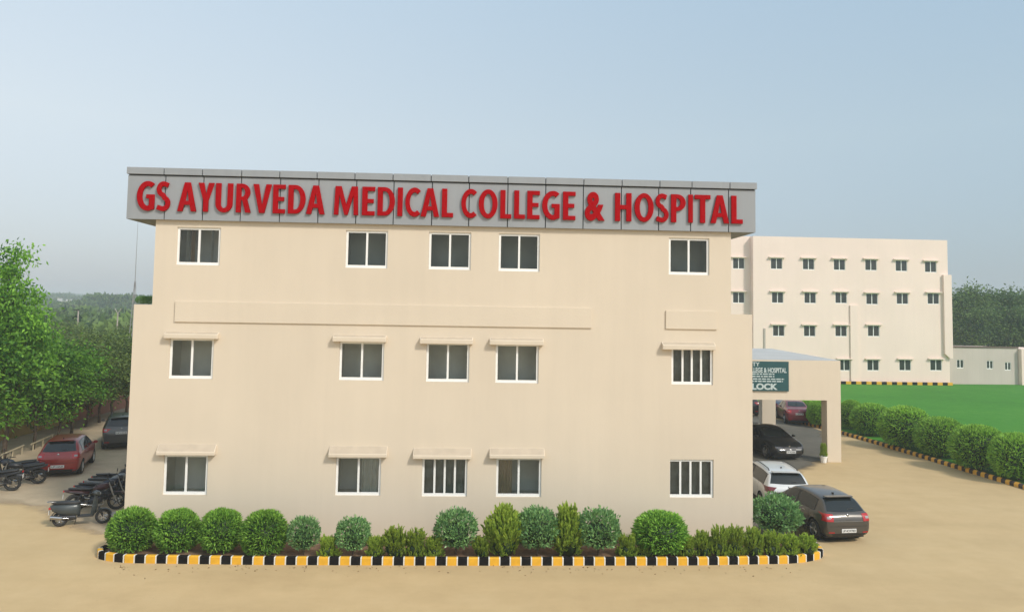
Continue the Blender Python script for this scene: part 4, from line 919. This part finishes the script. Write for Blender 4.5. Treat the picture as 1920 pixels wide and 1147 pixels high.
    def plate_at(view, z, mat=M_PLATE):
        h, nn = proj(view, 0, z); s_ = -1 if view == 'rear' else 1
        pl = bx('number_plate', mat, root, -.25, .25, h.y+s_*.018-.006, h.y+s_*.018+.006, z-.06, z+.06)
        me_ = fit_text(char_mesh(plate or 'UP 14', .01, .05), -.22, .22, z-.035, z+.035, h.y-.0245, .003)
        if view == 'front': me_.transform(Matrix.Rotation(math.pi, 4, 'Z')@Matrix.Translation((0, -(h.y-.0245)-(h.y+.0245), 0)))
        link('plate_number', me_, pl, M_INK); return h
    plate_at('rear', zb0-.27*H*.9-.13 if tail == 'hatch' else zb0-.22)
    h, nn = proj('rear', 0, zb0-.02); MB().lathe([(0, -.012), (.035, -.012), (.045, -.004), (.045, .004)], 'y', (0, h.y-.004, h.z), 16).build('emblem', M_CHROME, root, smooth='auto')
    if tail != 'sedan':
        h, nn = proj('rear', .05, rz0+.05); MB().tube([(0, h.y-.03, rz0-.02), (.10, h.y-.02, rz0+.05), (.30, h.y+.0, rz0+.075)], .009, 6).build('wiper', M_BLACKP, root)
        yy = (prof[5][0]-.5)*L
        MB().prism([(-.60*hw, yy+.05), (.60*hw, yy+.05), (.56*hw, yy-.13), (-.56*hw, yy-.13)], 'z', .945*H, .965*H).build('roof_spoiler', paint, root, bevel=.008)
    if antenna:
        h, nn = proj('top', 0, (.235-.5)*L); MB().loft([(0, h.y-.05, h.z+.02, .022, .035), (0, h.y+.02, h.z+.012, .018, .022), (0, h.y+.07, h.z+.002, .008, .008)], 10).build('antenna', M_BLACKP, root, smooth=True)
    # front
    for s_ in (-1, 1):
        patch('headlight', 'front', [(s_*.80*hw, .475*H), (s_*.42*hw, .455*H)], [(s_*.82*hw, .43*H), (s_*.46*hw, .415*H)], M_HEADL, .008, 8, 3)
    if front:
        for s_ in (-1, 1):
            gr = patch('grille', 'front', [(s_*.04*hw, .455*H), (s_*.36*hw, .45*H)], [(s_*.05*hw, .35*H), (s_*.30*hw, .35*H)], M_DARKMETAL, .008, 8, 3)
            patch('grille_mesh', 'front', [(s_*.065*hw, .445*H), (s_*.335*hw, .44*H)], [(s_*.075*hw, .36*H), (s_*.285*hw, .36*H)], M_BLACKP, .016, 8, 3, parent=gr)
        patch('lower_intake', 'front', [(-.66*hw, .25*H), (.66*hw, .25*H)], [(-.60*hw, .18*H), (.60*hw, .18*H)], M_BLACKP, .008, 12, 2)
        h, nn = proj('front', 0, .475*H); MB().lathe([(0, .012), (.04, .012), (.05, 0)], 'y', (0, h.y, h.z), 16).build('emblem', M_CHROME, root, smooth='auto')
    else:
        patch('grille', 'front', [(-.40*hw, .44*H), (.40*hw, .44*H)], [(-.40*hw, .37*H), (.40*hw, .37*H)], M_BLACKP, .008, 10, 2)
    plate_at('front', .305*H)
    if rails:
        for s_ in (-1, 1):
            ps = []
            for tt in (.17, .20, .3, .4, .5, .545, .565):
                h, nn = proj('top', s_*.60*hw, (tt-.5)*L); ps.append((h.x, h.y, h.z+(.045 if .18 < tt < .55 else -.005)))
            MB().tube(ps, .018, 6).build('roof_rail', M_BLACKP, root, smooth=True)
    # wheels
    R_ = wheel_r; rimm = rim or M_ALLOY
    tyre = MB().lathe([(R_*.66, -.095), (R_*.90, -.105), (R_*.985, -.085), (R_, -.05), (R_, .05), (R_*.985, .085), (R_*.90, .105), (R_*.66, .095)], 'x', seg=32).mesh('tyre', M_TYRE, smooth='auto')
    rb_ = MB().lathe([(R_*.67, .09), (R_*.63, .10), (R_*.60, .06), (R_*.58, -.09)], 'x', seg=32)
    for k in range(5):
        a = 2*math.pi*k/5
        for da in (-.13, .13):
            c1, s1 = math.cos(a+da), math.sin(a+da); c0, s0 = math.cos(a), math.sin(a)
            rb_.tube([(.075, .03*c0, .03*s0), (.085, R_*.63*c1, R_*.63*s1)], .022, 5)
    rb_.lathe([(0, .095), (.055, .092), (.065, .06)], 'x', seg=16)
    rim_me = rb_.mesh('rim', rimm, smooth='auto')
    disc_me = MB().lathe([(0, .02), (R_*.62, .02)], 'x', seg=24).mesh('brake_disc', M_DARKMETAL)
    for y in (yr, yfr):
        for s_ in (-1, 1):
            wl_ = bpy.data.objects.new('wheel', tyre); COL.objects.link(wl_); wl_.parent = root; wl_.location = (s_*tx, y, R_+.004); wl_.rotation_euler = (random.random()*6, 0, 0 if s_ > 0 else math.pi)
            for nme, m_ in (('rim', rim_me), ('brake_disc', disc_me)):
                o = bpy.data.objects.new(nme, m_); COL.objects.link(o); o.parent = wl_
    # cabin shadow floor so that no light leaks under the body
    bx('underbody', M_BLACKP, root, -hw*.8, hw*.8, -L*.44, L*.44, zf-.05, zf+.04)
    return root
def paint(name, col, metal=.35, rough=.32): return pmat(name, col, rough, metal, coat=.7, var=.04, scale=1.2)
P_BROWN = paint('paint_brown_grey', (.078, .070, .062)); P_WHITE = paint('paint_silver_white', (.60, .62, .63), .1); P_BLACK = paint('paint_black', (.008, .009, .010), .1)
P_DRED = paint('paint_dark_red', (.17, .014, .024)); P_RED = paint('paint_red', (.30, .022, .018), .15); P_DGREY = paint('paint_dark_grey', (.07, .07, .068)); P_BLUE = paint('paint_blue_grey', (.06, .08, .12))
CARS = [   # pixel of the rear (or front) bumper's foot on the ground, then heading (0 = away from the building front)
 ('hatchback', 'hatch', 3.8, 1.66, 1.43, P_BROWN, (1590, 1019, -1), 6, 'brown-grey hatchback parked with its tail out beside the corner shrub', dict(tail='hatch', plate='UP14CW7003', trim_chrome=True, lens=M_REDLENS)),
 ('compact_suv', 'suv', 4.22, 1.74, 1.56, P_WHITE, (1481, 967, -1), -4, 'silver white wagon with roof rails parked beyond the brown hatchback', dict(tail='suv', rails=True, plate='UP14FT7007', lens=M_DREDLENS, cladding=True, wheel_r=.33)),
 ('sedan', 'sedan', 4.75, 1.86, 1.46, P_BLACK, (1482, 864, 1), 187, 'black sedan with twin grille facing out under the porch', dict(tail='sedan', front=True, plate='UP14EX0006', wheel_r=.33)),
 ('sedan', 'sedan', 4.1, 1.69, 1.49, P_DRED, (1499, 797, -1), -11, 'dark red sedan parked beyond the porch by the lawn kerb', dict(tail='sedan', plate='UP14')),
 ('hatchback', 'hatch', 3.77, 1.66, 1.52, P_RED, (107, 895, -1), 16, 'red hatchback parked near the boundary trees', dict(tail='hatch', plate='UP14AR', wheel_r=.30)),
 ('compact_suv', 'suv', 4.0, 1.79, 1.64, P_DGREY, (226, 843, -1), 22, 'dark grey wagon parked against the building side beyond the red hatchback', dict(tail='suv', cladding=True, plate='UP14CB', wheel_r=.33, rails=True)),
 ('sedan', 'sedan', 4.2, 1.70, 1.48, P_BLUE, (1462, 781, -1), -11, 'blue-grey car mostly hidden behind the dark red sedan', dict(tail='sedan')),
 ('compact_suv', 'suv', 4.0, 1.75, 1.60, P_BLACK, (1402, 781, -1), -8, 'black car showing between the rear porch pillar and the building', dict(tail='suv')),
 ('hatchback', 'hatch', 3.8, 1.68, 1.5, P_WHITE, (1388, 905, 1), 185, 'white car almost hidden by the building corner under the porch', dict(tail='hatch')),
]
for n_, k_, L_, W_c, H_c, pt, (u, v, sgn), hd_, lb, kw in CARS:
    p = G(u, v); h_ = R(hd_); fwd = Vector((-math.sin(h_), math.cos(h_), 0)); c = p-fwd*(sgn*L_/2*.97)
    car(n_, k_, L_, W_c, H_c, pt, (c.x, c.y, .006), h_, lb, **kw)

# ------------------------------------------------------------------ two-wheelers
def torus(b, c, R0, r, seg=28, s2=8, sx=1.0):
    vs = []
    for i in range(seg):
        a = 2*math.pi*i/seg
        for j in range(s2):
            t = 2*math.pi*j/s2; rr = R0+r*math.cos(t); vs.append((c[0]+r*sx*math.sin(t), c[1]+rr*math.cos(a), c[2]+rr*math.sin(a)))
    b.add(vs, [(i*s2+j, i*s2+(j+1) % s2, ((i+1) % seg)*s2+(j+1) % s2, ((i+1) % seg)*s2+j) for i in range(seg) for j in range(s2)])
def bike_wheel(root, y, rad, thick, spokes=5):
    b = MB(); torus(b, (0, 0, 0), rad-thick, thick, sx=1.15); o = b.build('wheel', M_TYRE, root, smooth=True); o.location = (0, y, rad)
    r = MB(); torus(r, (0, 0, 0), rad-2*thick+.008, .018, s2=6)
    for k in range(spokes):
        a = 2*math.pi*k/spokes+.3; r.tube([(0, .03*math.cos(a), .03*math.sin(a)), (0, (rad-2*thick)*math.cos(a), (rad-2*thick)*math.sin(a))], .014, 5)
    r.lathe([(0, -.05), (.05, -.05), (.05, .05), (0, .05)], 'x', seg=12); r.build('rim', M_DARKMETAL if spokes == 5 else M_ALLOY, o, smooth='auto')
    d = MB().lathe([(0, -.062), (.11, -.062), (.11, -.056), (0, -.056)], 'x', seg=18).build('brake_disc', M_CHROME, o, smooth='auto')
    return o
def guard(root, y, rad, a0, a1, w_, mat, thick=.01):
    b = MB(); n = 12; vs = []
    for i in range(n+1):
        a = R(a0+(a1-a0)*i/n)
        for x, rr in ((-w_, rad-.025), (-w_*.5, rad), (w_*.5, rad), (w_, rad-.025)): vs.append((x, y+rr*math.cos(a), rad*0+rr*math.sin(a)))
    return vs, [(i*4+k, i*4+k+1, (i+1)*4+k+1, (i+1)*4+k) for i in range(n) for k in range(3)]
def motorcycle(body_mat, label, grp, name='motorcycle'):
    root = empty(name, label=label, cat='motorcycle', group=grp); wb = .64; r = .30
    bike_wheel(root, -wb, r, .05); bike_wheel(root, wb+.02, r, .045)
    f = MB()
    for s_ in (-1, 1):
        f.tube([(s_*.03, .42, .86), (s_*.12, .20, .66), (s_*.13, -.25, .60), (s_*.12, -.80, .72)], .016, 6); f.tube([(s_*.03, .44, .80), (s_*.08, .36, .40), (s_*.10, .0, .24), (s_*.11, -.20, .36)], .018, 6); f.tube([(s_*.10, -.18, .36), (s_*.10, -wb, r)], .02, 6)
        f.tube([(s_*.12, -.42, .63), (s_*.11, -wb+.02, r+.02)], .028, 8)
    f.build('frame', M_DARKMETAL, root, smooth='auto')
    fk = MB()
    for s_ in (-1, 1): fk.tube([(s_*.085, wb+.02, r), (s_*.085, .50, .62), (s_*.085, .40, .95)], [.026, .024, .018], 8)
    fk.build('fork', M_ALLOY, root, smooth='auto')
    e = MB().loft([(0, -.18, .38, .10, .10), (0, -.05, .36, .14, .14), (0, .12, .38, .13, .14), (0, .22, .42, .08, .10)], 12)
    for k in range(6): e.box(-.11, .11, .10+.0*k, .30, .46+.025*k, .47+.025*k)
    e.build('engine', M_DARKMETAL, root, smooth='auto')
    MB().loft([(0, -.12, .74, .06, .05), (0, -.02, .78, .12, .10), (0, .15, .81, .155, .125), (0, .32, .83, .14, .11), (0, .42, .84, .07, .06)], 16).build('fuel_tank', body_mat, root, smooth=True)
    MB().loft([(0, -.86, .83, .07, .02), (0, -.80, .82, .11, .04), (0, -.45, .79, .13, .05), (0, -.2, .755, .11, .05), (0, -.08, .76, .07, .035)], 14).build('seat', M_BLACKP, root, smooth=True)
    MB().loft([(0, -.98, .76, .05, .03), (0, -.85, .735, .10, .055), (0, -.5, .68, .125, .075), (0, -.2, .62, .11, .08)], 14).build('tail_cowl', body_mat, root, smooth=True)
    MB().box(-.05, .05, -1.01, -.965, .72, .78).build('tail_light', M_REDLENS, root, bevel=.01)
    h = MB(); h.tube([(-.38, .24, 1.04), (-.22, .36, 1.07), (-.06, .41, 1.0), (.06, .41, 1.0), (.22, .36, 1.07), (.38, .24, 1.04)], .012, 6)
    hb = h.build('handlebar', M_DARKMETAL, root, smooth='auto')
    for s_ in (-1, 1):
        MB().tube([(s_*.26, .33, 1.06), (s_*.40, .225, 1.035)], .018, 8).build('grip', M_BLACKP, hb)
        m = MB().tube([(s_*.26, .34, 1.07), (s_*.33, .36, 1.20)], .006, 5); m.loft([(s_*.35, .345, 1.22, .055, .035), (s_*.35, .375, 1.22, .045, .028)], 10); m.build('mirror', M_BLACKP, hb, smooth='auto')
    hl = MB().loft([(0, .42, .93, .09, .09), (0, .50, .92, .11, .11), (0, .56, .91, .09, .09)], 16).build('headlight', M_BLACKP, root, smooth='auto')
    MB().loft([(0, .556, .91, .085, .085), (0, .572, .908, .06, .06)], 16).build('lens', M_CLEARLENS, hl, smooth='auto')
    for y, a0, a1, m_ in ((-wb, 20, 165, M_BLACKP), (wb+.02, 30, 150, body_mat)):
        vs, fs = guard(root, 0, r+.035, a0, a1, .06, m_); o = MB().add(vs, fs).build('mudguard', m_, root, smooth=True); o.location = (0, y, r)
    MB().tube([(.10, .24, .36), (.12, .26, .22), (.13, .0, .20), (.15, -.35, .26), (.16, -.85, .36)], [.02, .02, .022, .045, .05], 10).build('exhaust', M_CHROME, root, smooth='auto')
    MB().box(-.09, .09, -1.0, -.99, .50, .64).build('number_plate', M_PLATE, root)
    MB().tube([(-.10, -.05, .24), (-.24, -.10, .01)], .011, 6).build('side_stand', M_DARKMETAL, root)
    return root
def scooter(body_mat, label, grp):
    root = empty('scooter', label=label, cat='scooter', group=grp); r = .235
    bike_wheel(root, -.60, r, .048, 6); bike_wheel(root, .64, r, .045, 6)
    MB().loft([(0, -.90, .64, .05, .04), (0, -.82, .60, .15, .11), (0, -.60, .55, .205, .17), (0, -.35, .53, .20, .19), (0, -.12, .52, .15, .20), (0, -.04, .50, .12, .18)], 18, pw=2.8).build('side_panel', body_mat, root, smooth=True)
    MB().loft([(0, -.86, .76, .08, .03), (0, -.75, .755, .15, .055), (0, -.40, .745, .165, .06), (0, -.12, .725, .14, .055), (0, -.03, .71, .08, .03)], 16).build('seat', M_BLACKP, root, smooth=True)
    MB().tube([(-.13, -.72, .79), (-.13, -.95, .80), (0, -1.0, .80), (.13, -.95, .80), (.13, -.72, .79)], .014, 8).build('grab_rail', M_ALLOY, root, smooth=True)
    MB().box(-.16, .16, -.10, .36, .27, .325).build('floorboard', M_BLACKP, root, bevel=.015)
    ap = MB(); secs = [(.34, .30, .17, .035), (.40, .42, .21, .035), (.43, .60, .215, .035), (.43, .78, .19, .03), (.41, .90, .13, .03), (.40, .96, .07, .03)]
    n = 12; vs = []
    for (y, z, hw_, th) in secs:
        for k in range(n):
            t = math.pi*2*k/n; x = hw_*math.cos(t); vs.append((x, y+th*math.sin(t)-.10*(x/.21)**2*(1 if math.sin(t) < 2 else 0), z))
    ap.add(vs, [(i*n+k, i*n+(k+1) % n, (i+1)*n+(k+1) % n, (i+1)*n+k) for i in range(len(secs)-1) for k in range(n)]+[tuple(range(n)), tuple(range((len(secs)-1)*n, len(secs)*n))])
    ap.build('front_apron', body_mat, root, smooth='auto')
    MB().tube([(-.20, .33, .33), (-.205, .36, .60), (-.17, .38, .84)], .012, 6).build('apron_edge', M_ALLOY, root, smooth=True)
    MB().loft([(0, .30, 1.00, .13, .05), (0, .40, 1.0, .17, .085), (0, .48, .98, .13, .075), (0, .53, .965, .06, .04)], 16).build('headlight_cowl', body_mat, root, smooth=True)
    MB().loft([(0, .505, .975, .085, .05), (0, .545, .965, .05, .03)], 14).build('headlight', M_CLEARLENS, root, smooth=True)
    h = MB().tube([(-.36, .27, 1.03), (-.15, .36, 1.01), (.15, .36, 1.01), (.36, .27, 1.03)], .014, 8).build('handlebar', M_BLACKP, root, smooth='auto')
    for s_ in (-1, 1):
        m = MB().tube([(s_*.22, .34, 1.03), (s_*.30, .36, 1.17)], .006, 5); m.loft([(s_*.32, .345, 1.20, .055, .04), (s_*.32, .375, 1.20, .045, .03)], 10); m.build('mirror', M_BLACKP, h, smooth='auto')
    fk = MB()
    for s_ in (-1, 1): fk.tube([(s_*.07, .64, r), (s_*.07, .50, .55)], .02, 6)
    fk.build('fork', M_DARKMETAL, root)
    vs, fs = guard(root, 0, r+.04, 15, 150, .075, body_mat); o = MB().add(vs, fs).build('mudguard', body_mat, root, smooth=True); o.location = (0, .64, r)
    vs, fs = guard(root, 0, r+.05, 60, 190, .07, M_BLACKP); o = MB().add(vs, fs).build('mudguard', M_BLACKP, root, smooth=True); o.location = (0, -.60, r)
    MB().loft([(0, -.62, .30, .09, .10), (0, -.40, .28, .11, .11), (0, -.15, .27, .09, .08)], 12).build('engine', M_DARKMETAL, root, smooth='auto')
    MB().tube([(.12, -.35, .26), (.15, -.50, .27), (.155, -.52, .275), (.16, -.86, .33)], [.02, .025, .06, .06], 12).build('exhaust', M_CHROME, root, smooth='auto')
    MB().box(-.09, .09, -.935, -.87, .56, .62).build('tail_light', M_REDLENS, root, bevel=.012)
    MB().box(-.09, .09, -.925, -.915, .40, .53).build('number_plate', M_PLATE, root)
    MB().tube([(-.10, -.15, .24), (-.20, -.20, .01)], .011, 6).build('side_stand', M_DARKMETAL, root)
    return root
def bpaint(n, c): return pmat(n, c, .42, .1, coat=.15, var=.15, scale=5)
P_BK1 = bpaint('bike_black', (.010, .010, .012)); P_BK2 = bpaint('bike_maroon', (.045, .009, .014)); P_BK3 = bpaint('bike_navy', (.010, .015, .03)); P_BK4 = bpaint('bike_grey', (.045, .055, .058)); P_BK5 = bpaint('bike_silver', (.20, .21, .21))
def put(o, u, v, h, lean=-7):
    p = G(u, v); o.location = (p.x, p.y, .006); o.rotation_euler = Euler((0, R(lean), R(h)), 'XYZ')
gb = 'two-wheelers parked along the building side'
put(scooter(P_BK4, 'grey scooter with black seat at the end of the row by the building', gb), 151, 984, -72, -5)
put(motorcycle(P_BK2, 'maroon motorcycle standing directly behind the grey scooter', gb), 178, 958, -68)
put(motorcycle(P_BK3, 'navy motorcycle second behind the grey scooter', gb), 196, 947, -66)
put(motorcycle(P_BK5, 'silver tanked motorcycle third behind the grey scooter', gb), 212, 937, -64)
put(motorcycle(P_BK1, 'black motorcycle at the building corner, fourth behind the grey scooter', gb), 226, 927, -62)
gb2 = 'motorcycles parked along the boundary wall'
put(motorcycle(P_BK1, 'black motorcycle parked right behind the red hatchback tail', gb2), 36, 909, 110)
put(motorcycle(P_BK3, 'dark motorcycle second from the red hatchback', gb2), 22, 902, 108)
put(motorcycle(P_BK1, 'black motorcycle with silver grab rail showing only its rear wheel and tail', gb2), -14, 922, 108)

# ------------------------------------------------------------------ small things
pp = G(1547, 866); pt = empty('potted_plant', (pp.x-.12, pp.y-.1, .004), label='small conical plant in a white pot beside the porch pillar', cat='plant')
MB().lathe([(0, 0), (.13, 0), (.17, .26), (.185, .27), (.185, .31), (.15, .31), (.14, .24), (0, .24)], 'z', seg=20).build('pot', M_WHITE, pt, smooth='auto')
f = bpy.data.objects.new('foliage', CONS[1]); COL.objects.link(f); f.parent = pt; f.location = (0, 0, .26); f.scale = (.17, .17, .33)
st = bpy.data.objects.new('stem', STEM); COL.objects.link(st); st.parent = pt; st.location = (0, 0, .2); st.scale = (.15, .15, .4)
# terrace plants on the lower roof edge
for i, (u, l_) in enumerate([(264, 'little leafy plant at the outer edge of the terrace'), (276, 'little leafy plant on the terrace against the upper wall')]):
    p = F(u, 570, YF+.7); o = empty('terrace_plant', (p.x, YF+.8, zterr), label=l_, cat='plant', group='plants on the terrace')
    f = bpy.data.objects.new('foliage', LEAFY[i]); COL.objects.link(f); f.parent = o; f.scale = (.20, .2, .14); f.location = (0, 0, .12)
    s_ = bpy.data.objects.new('stem', STEM); COL.objects.link(s_); s_.parent = o; s_.scale = (.15, .15, .12)
# guyed radio mast
YM = 62.0
pm = F(251, 575, YM); top = F(250, 415, YM)
ms = empty('radio_mast', (pm.x, YM, 0), label='thin grey radio mast with lattice foot rising beside the building edge', cat='mast')
M_MAST = pmat('mast_grey', (.30, .30, .30), .6, metal=.3)
hz = top.z; lz = F(250, 528, YM).z
b = MB(); b.tube([(0, 0, lz-.2), (0, 0, hz)], [.035, .012], 6); b.build('pole', M_MAST, ms)
b = MB()
for k in range(3):
    a = 2*math.pi*k/3; b.tube([(.55*math.cos(a), .55*math.sin(a), 0), (.05*math.cos(a), .05*math.sin(a), lz)], .025, 5)
    for j in range(10):
        z0, z1 = lz*j/10, lz*(j+1)/10; r0, r1 = .55-.5*j/10, .55-.5*(j+1)/10; a2 = a+2*math.pi/3
        b.tube([(r0*math.cos(a), r0*math.sin(a), z0), (r1*math.cos(a2), r1*math.sin(a2), z1)], .012, 4, cap=False)
b.build('lattice', M_MAST, ms)
# utility poles
for u, v, Y, l_ in [(147, 582, 85, 'pale utility pole with a lamp head standing left of the tall bush tip'), (221, 586, 85, 'pale utility pole with forked top near the building edge')]:
    p = F(u, v, Y); o = empty('utility_pole', (p.x, Y, 0), label=l_, cat='pole', group='utility poles beyond the wall')
    MB().tube([(0, 0, 0), (0, 0, p.z)], [.12, .07], 8).build('pole', M_CONC, o)
    if u < 200: MB().box(-.5, .1, -.08, .08, p.z-.02, p.z+.10).build('lamp_head', M_DARKMETAL, o)
    else: MB().tube([(-.35, 0, p.z+.45), (0, 0, p.z-.1), (.35, 0, p.z+.45)], .045, 6).build('fork', M_CONC, o)
# far white house
YH_ = 520.0
r = rect(103, 566, 134, 580, YH_); hs = empty('distant_house', label='pale two storey house far off in the woodland haze', cat='house')
zb_ = 0
M_FARW = pmat('far_house_white', (.50, .49, .47), .8)
bx('wall', M_FARW, hs, r[0], r[1], YH_, YH_+7, 0, r[3])
bx('parapet', M_FARW, hs, r[0]-.3, r[1]+.3, YH_-.3, YH_+7.3, r[3]+.003, r[3]+.6)
r2 = rect(106, 559, 111, 565, YH_); bx('stair_head', M_FARW, hs, r2[0], r2[1], YH_+1, YH_+4, r[3]+.6, r2[3]); r2 = rect(122, 561, 133, 565, YH_); bx('water_tank', M_FARW, hs, r2[0], r2[1], YH_+1, YH_+3, r[3]+.6, r2[3])
for k in range(3):
    xw = r[0]+(r[1]-r[0])*(.2+.3*k); bx('window', M_DARKG, hs, xw-.9, xw+.9, YH_-.03, YH_+.01, r[3]-3.4, r[3]-1.2)
rebase(hs, ((r[0]+r[1])/2, YH_, 0))
# bamboo rail in front of the boundary trees
M_BAM = pmat('bamboo', (.42, .36, .24), .7, var=.15, scale=4)
for (ua, va), (ub, vb), l_ in [((0, 868), (44, 850), 'pale pole rail on stakes behind the parked motorcycles'), ((58, 846), (100, 828), 'pale pole rail on stakes behind the red hatchback')]:
    a, c = G(ua, va), G(ub, vb); a.z = c.z = .35; o = empty('pole_rail', (a.x, a.y, 0), label=l_, cat='rail', group='pole rails by the trees')
    d = c-a; MB().tube([(0, 0, .35), tuple(Vector((d.x, d.y, .40)))], .045, 8).build('rail', M_BAM, o)
    for t in (.08, .5, .92): MB().tube([(d.x*t, d.y*t, 0), (d.x*t, d.y*t, .40)], .04, 6).build('stake', M_BAM, o)
# thin stake by the first bush, concrete step at the corner
p = G(204.5, 1036, 0); MB().tube([(p.x, p.y, 0), (p.x+.01, p.y, .42)], .014, 6).build('garden_stake', M_MAST); tag(bpy.data.objects['garden_stake'], 'thin grey stake stuck beside the first round bush', 'stake')
p = G(222, 975, 0); b = MB().box(p.x-.35, p.x+.35, p.y-.25, p.y+.3, 0, .22); o = b.build('concrete_block', M_CONC, bevel=.03); tag(o, 'grey concrete block at the building corner behind the first round bush', 'block')
# dry grass tuft by the tyre
rg2 = np.random.default_rng(12); n = 260; p = G(1502, 1003, 0)
P = np.stack([p.x+rg2.normal(size=n)*.22, p.y+rg2.normal(size=n)*.15, np.zeros(n)], 1); D = np.stack([rg2.normal(size=n)*.35, rg2.normal(size=n)*.35, np.ones(n)], 1)
M_DRY = leafmat('dry_grass', (.16, .15, .06), (.30, .26, .12), .3)
o = link('dry_grass', leaf_mesh('dry_grass', P, D, rg2.uniform(.15, .42, n), .012, rg2.random(n), M_DRY, rg2)); tag(o, 'dry grass tuft by the brown hatchback', 'grass', kind='stuff')
# dry leaves blown against the kerb
rg3 = np.random.default_rng(21); n = 150; us = rg3.uniform(215, 1500, n)
P = np.array([tuple(G(u, 1060.5+abs(rg3.normal())*9, .006)) for u in us]); D = np.stack([rg3.normal(size=n), rg3.normal(size=n), rg3.uniform(.0, .25, n)], 1)
M_LIT = leafmat('fallen_leaf', (.12, .06, .025), (.34, .22, .09), .2)
o = link('leaf_litter', leaf_mesh('leaf_litter', P, D, rg3.uniform(.04, .09, n), rg3.uniform(.02, .04, n), rg3.random(n), M_LIT, rg3, .1)); tag(o, 'dry leaves scattered along the striped kerb', 'litter', kind='stuff')
# ------------------------------------------------------------------ hazy air
M_HAZE = bpy.data.materials.new('haze_air'); M_HAZE.use_nodes = True; t = M_HAZE.node_tree; t.nodes.clear()
om = t.nodes.new('ShaderNodeOutputMaterial'); pv = t.nodes.new('ShaderNodeVolumePrincipled'); pv.inputs['Color'].default_value = (.80, .90, .98, 1); pv.inputs['Density'].default_value = .0010; pv.inputs['Anisotropy'].default_value = .2
t.links.new(pv.outputs[0], om.inputs['Volume'])
hz_ = MB().box(-2600, 2600, -450, 4600, -1.2, 26).build('haze', M_HAZE); tag(hz_, 'pale hazy air over the whole site', 'haze', kind='stuff')
